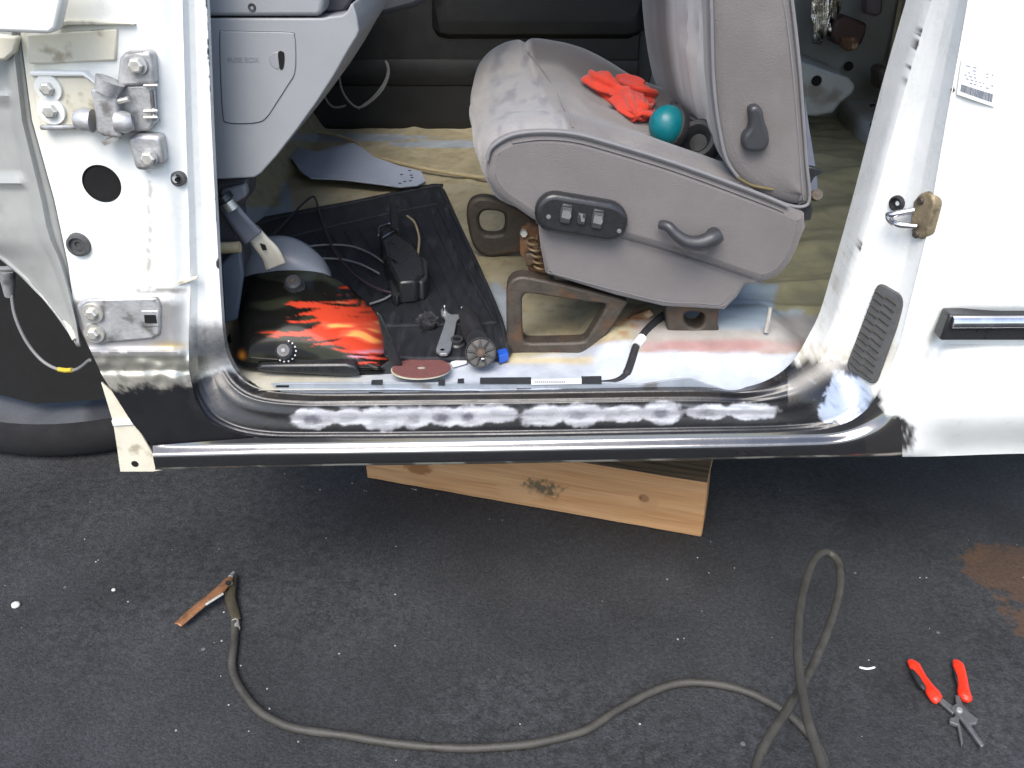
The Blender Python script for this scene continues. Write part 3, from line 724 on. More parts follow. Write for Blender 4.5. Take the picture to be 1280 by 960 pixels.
V, F = grid(rows); FLOOR = mk('floor_pan', V, F, M['sheetfloor'], TRUCK, label='stripped metal cab floor with tan sealer and white primer patches'); paint(FLOOR, floorcol)

YD = 1.60
# far door inner side: black panel with long slots, pocket swell and a pale rear edge
def slotmask(px, py):
    d = 9
    for x0, x1, y, h in ((432, 484, 60, 8), (515, 742, 66, 8), (640, 742, 72, 7)):
        dx = max(x0-px, 0, px-x1); d = min(d, math.hypot(dx, py-y)/h)
    return d
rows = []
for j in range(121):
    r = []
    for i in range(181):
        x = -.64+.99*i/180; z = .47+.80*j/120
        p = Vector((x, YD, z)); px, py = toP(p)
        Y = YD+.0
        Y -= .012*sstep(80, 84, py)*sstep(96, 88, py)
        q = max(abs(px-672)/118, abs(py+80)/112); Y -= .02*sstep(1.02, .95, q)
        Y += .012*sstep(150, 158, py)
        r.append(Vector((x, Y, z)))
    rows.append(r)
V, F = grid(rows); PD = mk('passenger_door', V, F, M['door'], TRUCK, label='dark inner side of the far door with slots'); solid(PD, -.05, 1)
for sl_ in ([(434, 60), (440, 53), (476, 53), (484, 60), (477, 68), (440, 68)], [(512, 66), (520, 57), (600, 58), (735, 64), (746, 72), (736, 80), (600, 75), (520, 75)]):
    plate('door_slot', sl_, YD-.012, .03, M['blackhole'], PD, .0, sm=3)
V, F = tube([atY(812, -60, YD-.03), atY(800, 0, YD-.03), atY(783, 80, YD-.03), atY(768, 150, YD-.03)], .006, 8); mk('door_edge_seal', V, F, M['beigewire'], PD)
V, F = tube([atY(380, 148, YD-.035), atY(470, 147, YD-.035), atY(600, 150, YD-.035)], .0035, 8); mk('door_trim_line', V, F, M['wire'], PD)
plate('pillar', [(800, -60), (840, -60), (828, 40), (800, 150), (770, 150), (786, 80)], YD-.02, .03, M['seal'], TRUCK, .004)
V, F = box((-.2, YD-.02, .475), (1.1, .05, .04)); bev(mk('sill', V, F, mat('far_sill_paint', (.22, .25, .27), .5, var=.35, vscale=18, bump=.1, col2=(.06, .055, .035), c2scale=14, c2lo=.48, c2hi=.6), TRUCK), .006)
# loose wires hanging by the far door
for pts in ([(425, 72), (424, 95), (430, 118), (446, 134), (462, 128), (478, 112), (486, 92), (484, 78)], [(404, 90), (402, 105), (408, 125), (418, 134), (432, 132)], [(482, 76), (485, 88), (480, 104), (466, 122), (448, 136)]):
    V, F = tube(cat([atY(a, b, 1.45) for a, b in pts], 6), .003, 6); mk('hanging_wire', V, F, M['wire'], TRUCK)

# rear of the cab: far inner side, back wall, riser pressings
def panel(name, rows, mt, label=None): V, F = grid(rows); return mk(name, V, F, mt, TRUCK, label=label)
rows = []
for j in range(41):
    z = .46+.6*j/40; r = []
    for i in range(61):
        x = .34+.78*i/60; Y = YD+.02
        Y -= .03*sstep(.90, .94, x)*sstep(.5, .8, z); Y += .02*math.exp(-((x-.62)/.03)**2)
        r.append(Vector((x, Y, z)))
    rows.append(r)
SIDE = panel('inner_side_panel', rows, M['interior'], 'dim grey-green inner side behind the far door')
rows = []
for j in range(31):
    z = .46+.62*j/30; rows.append([Vector((1.10-.02*math.sin(i*.9)**2*sstep(.6, .7, z), .16+(YD+.02-.16)*i/50, z)) for i in range(51)])
BACK = panel('cab_back_wall', rows, M['interior'])
V, F = tube([atY(1133, -60, YD-.03), atY(1126, 0, YD-.03), atY(1112, 80, YD-.03)], .006, 8); mk('wall_seam', V, F, M['beigewire'], BACK)
rp = [(996, 70), (1004, 78), (1062, 98), (1070, 108), (1066, 118), (1052, 128), (1042, 142), (1020, 146), (996, 144)]
RI = plate('riser', rp, 1.36, .24, M['riser'], TRUCK, .012, seg=3)
V, F = lathe([(.013, 0), (.013, .004), (0, .004)], atY(1021, 101, 1.357), (0, 1, 0), 24); mk('riser_hole', V, F, M['blackhole'], RI)
V, F = prism([atZ(a, b, .53) for a, b in ((1052, 127), (1075, 110), (1090, 112), (1150, 150), (1150, 200), (1100, 172))], (0, 0, -.07)); ri2 = bev(mk('riser', V, F, M['riser'], TRUCK), .02, 3)
plate('riser_slot', [(1087, 131), (1094, 130), (1094, 133), (1088, 134)], 1.2, .004, M['blackhole'], RI, 0)
V, F = tube([atY(1088, 157, 1.0), atY(1100, 155, 1.0), atY(1125, 152, 1.0)], [.006, .007, .007], 8); mk('black_strap', V, F, M['rubber'], TRUCK)
for pts in ([(1017, -30), (1036, -30), (1036, 15), (1032, 40), (1026, 56), (1015, 54), (1018, 30), (1014, 20)], [(1043, -30), (1052, -30), (1050, 12), (1044, 34), (1036, 48), (1032, 42), (1038, 22)]):
    V, F = grid([[atY(lerp(pts[a][0], pts[len(pts)-1-a][0], k/8), lerp(pts[a][1], pts[len(pts)-1-a][1], k/8), 1.52+.02*noise.noise(Vector((a*1.7, k*.9, 1)))) for k in range(9)] for a in range(len(pts)//2)])
    o = mk('foil_strip', V, F, M['foil'], TRUCK); solid(o, .004)
plate('jack_bracket', [(1046, 26), (1058, 20), (1085, 30), (1082, 44), (1076, 58), (1044, 56), (1040, 44)], 1.5, .08, mat('dark_red_brown', (.05, .022, .018), .55, var=.4, vscale=40, bump=.2), TRUCK, .008)
plate('jack_foot', [(1053, 47), (1074, 47), (1074, 62), (1060, 65), (1054, 60)], 1.48, .04, M['rust'], TRUCK, .006)
plate('jack_screw', [(1083, -30), (1106, -30), (1104, 16), (1096, 22), (1084, 18)], 1.48, .05, mat('dusty_plum', (.1, .075, .075), .6, var=.3), TRUCK, .008)
plate('belt_anchor', [(1100, 88), (1110, 84), (1120, 92), (1134, 98), (1134, 118), (1118, 122), (1100, 112)], 1.42, .08, M['rustbrown'], TRUCK, .01)
V, F = lathe([(.013, 0), (.013, .004), (0, .004)], atY(1061, 83, YD-.012), (0, 1, 0), 20); mk('wall_hole', V, F, M['blackhole'], SIDE)
# roof and front bulkhead close the cab (they shade it)
V, F = grid([[Vector((x, y, 1.40+.05*math.sin(math.pi*(y-.1)/1.55)*math.sin(math.pi*max(0, min(1, (x+.35)/1.5))))) for x in (-.12, .0, .2, .5, .8, 1.15)] for y in (.1, .25, .6, 1.0, 1.4, 1.65)])
RF = mk('roof', V, F, M['white'], TRUCK); solid(RF, .03)
V, F = grid([[Vector((-.577, y, z)) for y in (.13, .6, 1.1, 1.62)] for z in (.44, .7, 1.0)]); mk('firewall', V, F, M['dashdark'], TRUCK)
V, F = box((1.14, 1.62, 1.22), (.06, .06, .36)); mk('roof_post', V, F, M['white'], TRUCK)

# ------------------------------------------------------------------ dashboard end
DB = bpy.data.objects.new('dashboard', None); COL.objects.link(DB); setp(DB, TRUCK)
lo = [(240, 23), (404, 23), (412, 21), (428, 19), (434, 14), (438, 6), (441, 4), (446, 20), (449, 38), (446, 46), (436, 62), (418, 94), (396, 128), (370, 164), (345, 196), (326, 217), (318, 222), (240, 226)]
plate('dash_panel', lo, .118, .26, M['dash'], DB, .009, seg=4)
plate('end_cap', [(240, -60), (412, -60), (405, 0), (402, 18), (396, 20.5), (240, 20.5)], .1175, .26, M['dash'], DB, .005, seg=3)
plate('gap_insert', [(405, -60), (450, -60), (438, 4), (430, 16), (405, 17)], .16, .2, M['dashdark'], DB, .004)
fc = [(275, 44), (281, 39.5), (320, 40), (362, 41), (368, 46), (369.5, 70), (368, 92), (360, 106), (346, 128), (333, 147), (322, 153), (300, 154.5), (284, 153), (279, 146), (276, 100)]
plate('fuse_cover_gap', [(a+(a-322)*.014, b+(b-98)*.014) for a, b in fc], .1176, .002, M['dashdark'], DB, .0, sm=4)
FC = plate('fuse_cover', fc, .1164, .004, M['dash'], DB, .0015, sm=4)
fin = [(336, 72), (338, 68), (342, 65.5), (346, 65), (349, 66), (349.5, 85), (346, 87), (341, 84), (337, 79)]
plate('finger_recess', [(347.5, 65.5), (354, 65), (355.5, 70), (355, 82), (352.5, 87), (349.5, 85)], .1157, .002, M['blackhole'], FC, .0, sm=3)
plate('finger_dish', fin, .1159, .003, mat('grey_plastic_dish', (.24, .25, .26), .35), FC, .001, sm=3)
cu = bpy.data.curves.new('cover_lettering', 'FONT'); cu.body = 'FUSE BOX'; cu.size = .0085; cu.extrude = .0003; cu.align_x = 'LEFT'
to = bpy.data.objects.new('cover_lettering_curve', cu); COL.objects.link(to)
to.matrix_world = Matrix.Translation(atY(285, 78, .1162)) @ Matrix.Rotation(math.pi/2, 4, 'X')
bpy.context.view_layer.update()
dg = bpy.context.evaluated_depsgraph_get(); tm = bpy.data.meshes.new_from_object(to.evaluated_get(dg)); tm.transform(to.matrix_world)
bpy.data.objects.remove(to); tm.materials.clear(); tm.materials.append(mat('grey_plastic_letter', (.19, .205, .225), .5))
lo_ = bpy.data.objects.new('cover_lettering', tm); COL.objects.link(lo_); setp(lo_, DB)
V, F = lathe([(0, .002), (.0015, .002), (.002, -.0005), (.0045, -.001), (.0055, .001)], atY(315, 9.5, .1175), (0, 1, 0), 20); mk('screw', V, F, M['darkplastic'], DB)
plate('column_shroud', [(440, -60), (620, -60), (520, 10), (470, 24), (452, 14)], .45, .2, M['dashdark'], DB, .01)
V, F = box((-.52, .9, .93), (.3, 1.2, .14)); bev(mk('dash_body', V, F, M['dashdark'], DB), .03, 3)
# under-dash odds: kick trim and bracket
plate('kick_trim', [(262, 226), (300, 222), (311, 222), (309, 250), (296, 262), (300, 300), (305, 330), (292, 360), (285, 380), (262, 400)], .17, .05, M['dashdark'], TRUCK, .006)
plate('kick_bracket', [(275, 238), (306, 230), (308, 246), (292, 256), (276, 252)], .16, .02, M['greyplastic'], TRUCK, .004)
V, F = tube([atY(272, 310, .15), atY(300, 309, .15)], .008, 10); mk('door_seal', V, F, M['beigewire'], TRUCK)
plate('kick_panel', [(276, 330), (290, 316), (300, 314), (304, 345), (296, 400), (280, 405)], .15, .01, mat('slate_plastic', (.08, .1, .13), .5), TRUCK, .003)

# parking brake pedal: painted arm with slotted cream end
PB = bpy.data.objects.new('parking_brake_pedal', None); COL.objects.link(PB); setp(PB, TRUCK)
def strip(pts, Ys, wpx, th=.004):
    c = cat([(a, b, Y*1000) for (a, b), Y in zip(pts, Ys)], 6); L = []
    for i, p in enumerate(c):
        q = c[min(i+1, len(c)-1)]-c[max(i-1, 0)]; nn = Vector((-q.y, q.x, 0)).normalized()
        wv = wpx if not isinstance(wpx, tuple) else lerp(wpx[0], wpx[1], i/(len(c)-1))
        L.append([atY(p.x+nn.x*wv*s, p.y+nn.y*wv*s, p.z/1000) for s in (-1, -.5, 0, .5, 1)])
    return grid(L)
V, F = strip([(282, 250), (292, 264), (304, 280), (317, 296)], (.17, .165, .165, .17), (9, 13)); o = mk('pedal_arm', V, F, mat('arm_grey', (.16, .17, .2), .35, var=.2), PB); solid(o, .006)
V, F = strip([(314, 289), (326, 304), (338, 318), (345, 334)], (.172, .175, .18, .19), (9, 13)); o = mk('pedal_pad_plate', V, F, M['cream'], PB); solid(o, .005)
plate('slot', [(325, 305), (331, 307), (333, 313), (328, 313)], .170, .003, M['blackhole'], PB, 0)
V, F = tube([atY(284, 252, .15), atY(291, 262, .15)], .009, 12); mk('pivot_bolt', V, F, M['zinc'], PB)
V, F = tube([atY(278, 245, .155), atY(283, 251, .155)], .013, 12); mk('pivot_boss', V, F, M['blackplastic'], PB)

# black harness lying across the sill with a white tag
HN = cat([atY(838, 388, .235), atY(822, 400, .215), atY(806, 416, .185), atY(795, 434, .158), atY(788, 455, .128), atY(782, 468, .108), atY(768, 477, .095), atY(740, 480, .09)], 8)
V, F = tube(HN, [.0062]*40+[.0045]*(len(HN)-40), 10); hn = mk('wiring_harness', V, F, M['rubber'], TRUCK)
V, F = tube([atY(803, 422, .172), atY(796, 431, .158)], .0075, 10); mk('harness_tag', V, F, M['paper'], hn)
plate('torn_bracket', [(765, 412), (790, 396), (812, 387), (818, 394), (806, 402), (808, 416), (798, 410), (788, 404), (768, 418)], .225, .008, M['rust'], TRUCK, .002)
V, F = tube([atZ(958, 415, .50), atZ(958, 415, .50)+Vector((0, 0, .04))], [.004, .003], 10); mk('stud', V, F, M['zinc'], TRUCK)

# ------------------------------------------------------------------ rear jamb fittings
JAMB = [FRAME, QUARTER]
def surf(o, px, py): return hit(o, px, py)
l, n = surf(FRAME, 1122, 254); plug(0, 0, 9.5, 'rubber_plug', FRAME, l, -n if n.y < 0 else n, 'rubber')
l, n = surf(FRAME, 1151, 270); n = n if n.y < 0 else -n
def flat_on(o, pts, lift, th, name, mt, par, bv=.001, base=None):
    H = [hit(base or o, a, b) for a, b in pts]; H = [h for h in H if h[0] is not None]
    c = sum((h[0] for h in H), Vector())/len(H); nn = sum((h[1] if h[1].y < 0 else -h[1] for h in H), Vector()).normalized(); c += nn*lift
    P = []
    for a, b in pts:
        d = ray(a, b); P.append(CAM+d*((c-CAM).dot(nn)/d.dot(nn)))
    V, F = prism(P, -nn*th); ob = mk(name, V, F, mt, par)
    if bv: bev(ob, bv)
    return ob, nn, c
ST = bpy.data.objects.new('door_striker', None); COL.objects.link(ST); setp(ST, TRUCK)
st, nn, cc = flat_on(JAMB, [(1141, 252), (1148, 243), (1157, 239), (1165, 243), (1168, 256), (1163, 276), (1158, 294), (1150, 300), (1140, 295), (1137, 280)], .006, .014, 'striker_plate', mat('dirty_brass_steel', (.25, .2, .12), .5, .3, var=.4, vscale=60, bump=.3, bscale=200, col2=(.1, .085, .06), c2scale=40), ST, .003, base=FRAME)
a = hit(JAMB, 1147, 262)[0]+nn*.006; b = hit(JAMB, 1150, 282)[0]+nn*.006; tip = hit(JAMB, 1128, 266)[0]+nn*.022; tip2 = hit(JAMB, 1131, 273)[0]+nn*.022
V, F = tube(cat([a, a.lerp(tip, .6)+nn*.01, tip, tip2, b.lerp(tip2, .5)+nn*.008, b], 6), .0042, 10); mk('striker_loop', V, F, M['chrome'], ST)
for p in ((1156, 250), (1150, 292)):
    q = hit(JAMB, *p)[0]+nn*.006; V, F = lathe([(0, .003), (.004, .003), (.0052, .001), (.0052, -.002)], q, nn, 16); mk('screw', V, F, M['rustbrown'], ST)
# pressure relief vent: rim, core, two columns of louvres
def rrect(c4, r, n=5):
    P = [Vector((a, b, 0)) for a, b in c4]; out = []
    for i in range(4):
        p, a, b = P[i], P[i-1], P[(i+1) % 4]
        u, v = (a-p).normalized(), (b-p).normalized()
        for k in range(n+1):
            t = k/n; q = (p+u*r)*(1-t)**2+p*2*t*(1-t)+(p+v*r)*t*t; out.append((q.x, q.y))
    return out
vc = [(1097, 352), (1133, 372), (1093, 483), (1056, 460)]
VG = bpy.data.objects.new('vent_grille', None); COL.objects.link(VG); setp(VG, TRUCK)
vr, vn, vcen = flat_on(JAMB, rrect(vc, 10), .004, .008, 'vent_rim', M['grommet'], VG, .002)
cx = sum(a for a, b in vc)/4; cy = sum(b for a, b in vc)/4
vin = [(cx+(a-cx)*.8, cy+(b-cy)*.9) for a, b in vc]
flat_on(JAMB, rrect(vin, 5), .0046, .004, 'vent_core', M['blackhole'], VG, 0)
def vp(u, v):
    a = lerp(vin[0][0], vin[1][0], u), lerp(vin[0][1], vin[1][1], u); b = lerp(vin[3][0], vin[2][0], u), lerp(vin[3][1], vin[2][1], u)
    q = hit(JAMB, lerp(a[0], b[0], v), lerp(a[1], b[1], v))[0]; return q-vn*((q-vcen).dot(vn))
lm = mat('vent_louvre', (.15, .14, .11), .55, var=.3, vscale=60)
for c0, c1 in ((.03, .47), (.53, .97)):
    for k in range(12):
        v = (k+.5)/12
        a, b = vp(c0, v-.02), vp(c1, v+.0); dn = (vp(.5, v+.035)-vp(.5, v)); 
        P = [a+vn*.004, b+vn*.004, b+dn*.9-vn*.0005, a+dn*.9-vn*.0005]
        V, F = prism(P, -vn*.0012); mk('louvre', V, F, lm, VG, smooth=False)
flat_on(JAMB, [( (vin[0][0]+vin[1][0])/2-2, (vin[0][1]+vin[1][1])/2-1), ((vin[0][0]+vin[1][0])/2+2, (vin[0][1]+vin[1][1])/2+1), ((vin[2][0]+vin[3][0])/2+2, (vin[2][1]+vin[3][1])/2+1), ((vin[2][0]+vin[3][0])/2-2, (vin[2][1]+vin[3][1])/2-1)], .0058, .003, 'vent_bar', M['rubber'], VG, 0)
# certification sticker: barcode and rows of tiny illegible print
ss, sn, scn = flat_on(JAMB, [(1202, 74), (1250, 84), (1243, 134), (1196, 118)], .0028, .0024, 'sticker', M['paper'], TRUCK, 0)
ss['label'] = 'white printed sticker with a grey barcode'
def sp(u, v):
    a = (lerp(1204, 1248, u), lerp(77, 87, u)); b = (lerp(1198, 1241, u), lerp(115, 131, u))
    q = hit(JAMB, lerp(a[0], b[0], v), lerp(a[1], b[1], v))[0]; return q-sn*((q-scn).dot(sn))+sn*.0005
def mark(u0, u1, v0, v1, name, mt):
    P = [sp(u0, v0), sp(u1, v0), sp(u1, v1), sp(u0, v1)]; V, F = prism(P, -sn*.0003); return mk(name, V, F, mt, ss, smooth=False)
u = .03
while u < .95:
    wv = random.choice((.012, .018, .03)); mark(u, min(.96, u+wv), .70, .93, 'barcode_bar', M['barcode']); u += wv+random.choice((.008, .012))
faint = mat('faint_print', (.3, .32, .36), .6)
for row in range(6):
    u = .05+.1*random.random()
    while u < .9:
        wv = random.uniform(.04, .12)
        if random.random() < .5: mark(u, min(.95, u+wv), .06+row*.1, .09+row*.1, 'printed_word', faint)
        u += wv+random.uniform(.04, .12)
flat_on(JAMB, [(1188, 112), (1192, 108), (1194, 113), (1190, 117)], .001, .001, 'paint_chip', M['rustbrown'], QUARTER, 0)
# ------------------------------------------------------------------ seat
SEAT = bpy.data.objects.new('driver_seat', None); COL.objects.link(SEAT); setp(SEAT, TRUCK); SEAT['label'] = 'grey cloth driver seat on rusty floor brackets'
YN, YF = .170, .66
def o2(pts, Y=YN, sm=6): 
    P = [atY(a, b, Y) for a, b in pts]; P = [Vector((p.x, p.z, 0)) for p in P]
    return cat(P, sm, True) if sm else P
def inflated(out, Y0, Y1, rnd, disp=None, nv=28, bulge=0):
    n = len(out); area = sum(out[i].x*out[(i+1) % n].y-out[(i+1) % n].x*out[i].y for i in range(n)); sg = 1 if area > 0 else -1
    nor = []
    for i in range(n):
        t = (out[(i+1) % n]-out[i-1]).normalized(); nor.append(Vector((t.y, -t.x, 0))*sg)
    st = [(Y0, rnd), (Y0+rnd*.15, rnd*.48), (Y0+rnd*.45, rnd*.16), (Y0+rnd, 0)]
    st += [(lerp(Y0+rnd, Y1-rnd, k/nv), 0) for k in range(1, nv)]
    st += [(Y1-rnd, 0), (Y1-rnd*.45, rnd*.16), (Y1-rnd*.15, rnd*.48), (Y1, rnd)]
    V = []; F = []
    for Y, ins in st:
        v = (Y-Y0)/(Y1-Y0)
        for p, m in zip(out, nor):
            q = p-m*ins
            if disp: q = q+disp(p.x, p.y, v, m)
            V.append(Vector((q.x, Y, q.y)))
    for i in range(len(st)-1):
        for k in range(n): F.append((i*n+k, i*n+(k+1) % n, (i+1)*n+(k+1) % n, (i+1)*n+k))
    # caps: strips lofted between the two chains of the outline
    wx = max(p.x for p in out)-min(p.x for p in out); wz = max(p.y for p in out)-min(p.y for p in out)
    for base, sgn in ((0, -1), ((len(st)-1)*n, 1)):
        ring = V[base:base+n]; key = (lambda p: p.x) if wx >= wz*.8 else (lambda p: p.z)
        a = min(range(n), key=lambda i: key(ring[i])); b = max(range(n), key=lambda i: key(ring[i]))
        ch1 = [ring[(a+k) % n] for k in range((b-a) % n+1)]; ch2 = [ring[(a-k) % n] for k in range((a-b) % n+1)]
        m_ = 60; A1 = resample(ch1, m_); A2 = resample(ch2, m_)
        rows_ = [[p.lerp(q, u/8)+Vector((0, sgn*bulge*math.sin(math.pi*u/8), 0)) for u in range(9)] for p, q in zip(A1, A2)]
        gv, gf = grid(rows_); o_ = len(V); V += gv; F += [tuple(i+o_ for i in f) for f in gf]
    return V, F
G = lambda x, c, w_: math.exp(-((x-c)/w_)**2)
def dcush(x, z, v, m):
    up = max(0, m.y); fr = max(0, -m.x)
    d = Vector((0, 0, 0))
    d.y += up*(.010*G(v, .1, .09)+.034*G(v, .9, .13)+.012*sstep(.3, .8, v)-.016*sstep(.17, .26, v)*sstep(.83, .74, v)*sstep(.07, .13, x))
    d.y += up*.004*math.cos((v-.5)*38)*sstep(.2, .27, v)*sstep(.8, .73, v)*sstep(.1, .15, x)
    d.y -= up*.03*sstep(.75, .95, v)*sstep(.12, .25, x)
    d.x -= fr*(.022*math.sin(math.pi*min(1, v*.75))+.012*v)
    d += m*.003*noise.noise(Vector((x*16, z*16, v*9)))
    d.y -= up*.006*G(x, .07-.05*v, .006)*sstep(.05, .12, v)          # seam behind the front roll
    return d
cu_ = o2([(640, 262), (612, 236), (603, 208), (609, 184), (636, 167), (672, 162), (715, 165), (760, 176), (850, 203), (950, 240), (1004, 264), (1000, 300), (900, 330), (760, 300)], YN, 14)
V, F = inflated(cu_, YN-.004, YF, .022, dcush, 60)
CUSH = mk('cushion', V, F, M['fabric_attr'], SEAT, angle=80)
def cushcol(co):
    v = (co.y-YN)/(YF-YN); n = fbm(co, 9); n2 = fbm((co.x*6, co.y*2, co.z*6), 9)
    c = mix3((.165, .154, .15), (.195, .183, .178), sstep(-.2, .5, n))
    c = mix3(c, (.21, .198, .19), sstep(.2, .26, v)*sstep(.76, .7, v))
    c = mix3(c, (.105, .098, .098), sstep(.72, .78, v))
    e = .075-.05*v; k = sstep(e+.003, e-.003, co.x)
    lt = mix3((.27, .26, .255), (.18, .178, .19), sstep(-.1, .7, n2+.3*n))
    lt = mix3(lt, (.36, .33, .29), sstep(-.02, -.07, co.x)*.6)
    c = mix3(c, lt, k)
    return (*c, 0)
paint(CUSH, cushcol)
V, F = tube(cat([q for q in (hit(CUSH, a, b)[0] for a, b in ((716, 160), (712, 146), (700, 124), (686, 100), (672, 80), (660, 66))) if q is not None], 6), .0018, 6); mk('seam', V, F, M['fabric_dark'], SEAT)
# side shield and skirt
sh = o2([(607, 206), (613, 184), (640, 169), (676, 165), (716, 168), (760, 179), (850, 207), (950, 244), (1000, 264), (1008, 275), (1003, 300), (984, 337), (956, 354), (936, 350), (860, 324), (760, 296), (690, 283), (672, 280), (650, 266), (622, 246), (608, 226)], YN-.014, 4)
V, F = inflated(sh, YN-.016, YN+.05, .014, lambda x, z, v, m: Vector((0, 0, 0)), 4); mk('side_shield', V, F, M['fabric'], SEAT, angle=60)
sk_ = o2([(671, 262), (760, 290), (860, 318), (955, 345), (952, 356), (932, 356), (922, 372), (906, 388), (870, 386), (830, 384), (770, 370), (692, 346), (682, 342), (676, 310)], YN-.008, 0)
V, F = inflated(sk_, YN-.008, YN+.045, .006, None, 4); mk('side_skirt', V, F, M['fabric'], SEAT, angle=50)
V, F = tube(cat([atY(a, b, YN-.0165) for a, b in ((609, 200), (615, 184), (640, 169), (676, 164.5), (716, 167), (760, 178), (850, 206), (950, 243), (985, 258))], 8), .0028, 8); mk('piping', V, F, M['piping'], SEAT)
V, F = tube([atY(786, 299, YN-.0165), atY(860, 321, YN-.0165), atY(940, 348, YN-.0165)], .0011, 6); mk('seam', V, F, M['seal'], SEAT)
for off, nm in ((9, 'stitch_line'),):
    V, F = tube(cat([atY(a, b+off, YN-.0163) for a, b in ((640, 170), (676, 165.5), (716, 168), (760, 179), (850, 207), (950, 244), (980, 256))], 8), .0009, 6); mk(nm, V, F, M['fabric_dark'], SEAT)
V, F = tube(cat([atY(a, b, YN-.0085) for a, b in ((684, 340), (770, 363), (830, 377), (872, 379), (900, 380), (916, 366))], 6), .0009, 6); mk('stitch_line', V, F, M['fabric_dark'], SEAT)
# backrest
bk = o2([(872, -420), (880, -60), (885, 0), (888, 100), (896, 165), (908, 205), (940, 238), (980, 254), (1004, 257), (1013, 246), (1010, 200), (1002, 90), (992, 0), (984, -60), (955, -420), (930, -450), (890, -448)], YN, 6)
def dback(x, z, v, m):
    fr = max(0, -m.x); d = Vector((0, 0, 0))
    d.x += fr*(-.026*G(v, .93, .16)+.018*sstep(.1, .16, v)*sstep(.8, .72, v))
    d.x += fr*.008*math.cos((v-.4)*34)*sstep(.12, .2, v)*sstep(.72, .64, v)*sstep(.93, .88, z)
    d.x += fr*.006*G(z, .885, .006)*sstep(.12, .2, v)*sstep(.72, .64, v)
    d += m*.002*noise.noise(Vector((x*16, z*16, v*9)))
    return d
V, F = inflated(bk, YN-.006, YF, .016, dback, 60, .004)
BACKR = mk('backrest', V, F, M['fabric_attr'], SEAT, angle=80)
for p in BACKR.data.polygons: pass
def backcol(co):
    v = (co.y-YN)/(YF-YN); n = fbm(co, 9); px, py = toP(co)
    c = mix3((.165, .153, .15), (.145, .133, .129), sstep(-.1, .5, n))
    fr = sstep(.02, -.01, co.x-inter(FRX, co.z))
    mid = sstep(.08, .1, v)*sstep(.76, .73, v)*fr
    c = mix3(c, mix3((.56, .53, .49), (.45, .42, .38), sstep(0, .5, n)), mid)  # beige centre panel, lightened further for light through the windshield
    c = mix3(c, (.15, .136, .13), sstep(.75, .78, v))
    return (*c, 0)
FRX = sorted([(atY(a, b, YN).z, atY(a, b, YN).x+.03) for a, b in ((872, -420), (880, -60), (885, 0), (888, 100), (896, 165), (908, 205), (940, 238))])
paint(BACKR, backcol)
# torn
for off in (0, 1):
    pts = [(884, -60), (889, 0), (892, 100), (900, 165), (912, 207), (943, 240), (980, 255), (1004, 258), (1012, 246), (1008, 200), (1000, 90), (990, 0), (982, -60)] if off == 0 else [(968, -60), (984, 30), (993, 110), (1001, 210), (1004, 250)]
    V, F = tube(cat([atY(a, b, YN-.0055) for a, b in pts], 6), .0024 if off == 0 else .0012, 8); mk('piping', V, F, M['piping'], SEAT)
# torn lower corner of the backrest cover
V, F = tube(cat([atY(922, 222, YN-.008), atY(938, 231, YN-.009), atY(955, 235, YN-.008), atY(966, 237, YN-.006)], 5), .0022, 8); mk('torn_seam', V, F, mat('worn_foam', (.13, .1, .045), .8, var=.3), SEAT)
# handles and switches
hd = plate('recliner_handle', [(937, 138), (942, 133), (949, 133), (954, 139), (956, 150), (961, 165), (962, 180), (955, 189), (943, 191), (932, 188), (929, 178), (931, 169), (937, 161), (938, 150)], YN-.024, .022, M['darkplastic'], SEAT, .006, sm=3, seg=4)
lp = cat([(825, 281, 152), (835, 283, 145), (845, 293, 140), (858, 302, 137), (874, 304, 137), (889, 299, 139), (899, 293, 143)], 5); rr_ = [5.5, 6.5, 7, 8.5, 10, 11, 9]
V, F = tube([atY(p.x, p.y, p.z/1000-.012) for p in lp], [inter(list(enumerate(rr_)), i/5)/900 for i in range(len(lp))], 14); mk('height_lever', V, F, M['darkplastic'], SEAT)
V, F = lathe([(.011, 0), (.011, .03)], atY(893, 296, .145), (0, 1, 0), 20); mk('lever_boss', V, F, M['darkplastic'], SEAT)
V, F = lathe([(0, -.001), (.002, -.001), (.002, .003)], atY(898, 299, .1225), (0, 1, 0), 10); mk('screw', V, F, M['zinc'], SEAT)
ang = R(9.5); ca, sa = math.cos(ang), math.sin(ang)
def sw(u, v): return (727+u*ca-v*sa, 273+u*sa+v*ca)
stad = [sw(34+25*math.cos(t), 25*math.sin(t)) for t in [-math.pi/2+math.pi*k/12 for k in range(13)]]+[sw(-34+25*math.cos(t), 25*math.sin(t)) for t in [math.pi/2+math.pi*k/12 for k in range(13)]]
plate('switch_panel', stad, YN-.034, .022, M['blackplastic'], SEAT, .008, seg=5)
for u, v, a, b in ((-20, -2, 8, 12), (20, -2, 8, 12), (0, 1, 6, 7)):
    plate('switch_button', [sw(u-a*.8, v-b), sw(u+a*.8, v-b), sw(u+a, v), sw(u+a*.8, v+b), sw(u-a*.8, v+b), sw(u-a, v)], YN-.038, .006, M['darkplastic'], SEAT, .0015)
for u in (-19, 21):
    plate('button_symbol', [sw(u-6, -6), sw(u+4, -6), sw(u+6, 0), sw(u+4, 4), sw(u-6, 3)], YN-.0385, .001, M['icon'], SEAT, 0)
    for k in range(3): plate('button_symbol', [sw(u-6, -10+k*1.6), sw(u+5, -10+k*1.6), sw(u+5, -9.4+k*1.6), sw(u-6, -9.4+k*1.6)], YN-.0385, .001, M['icon'], SEAT, 0)
plate('button_symbol', [sw(-3, -5), sw(1, -5), sw(1, -1), sw(4, 0), sw(4, 4), sw(0, 4), sw(-1, 0)], YN-.0385, .001, M['icon'], SEAT, 0)
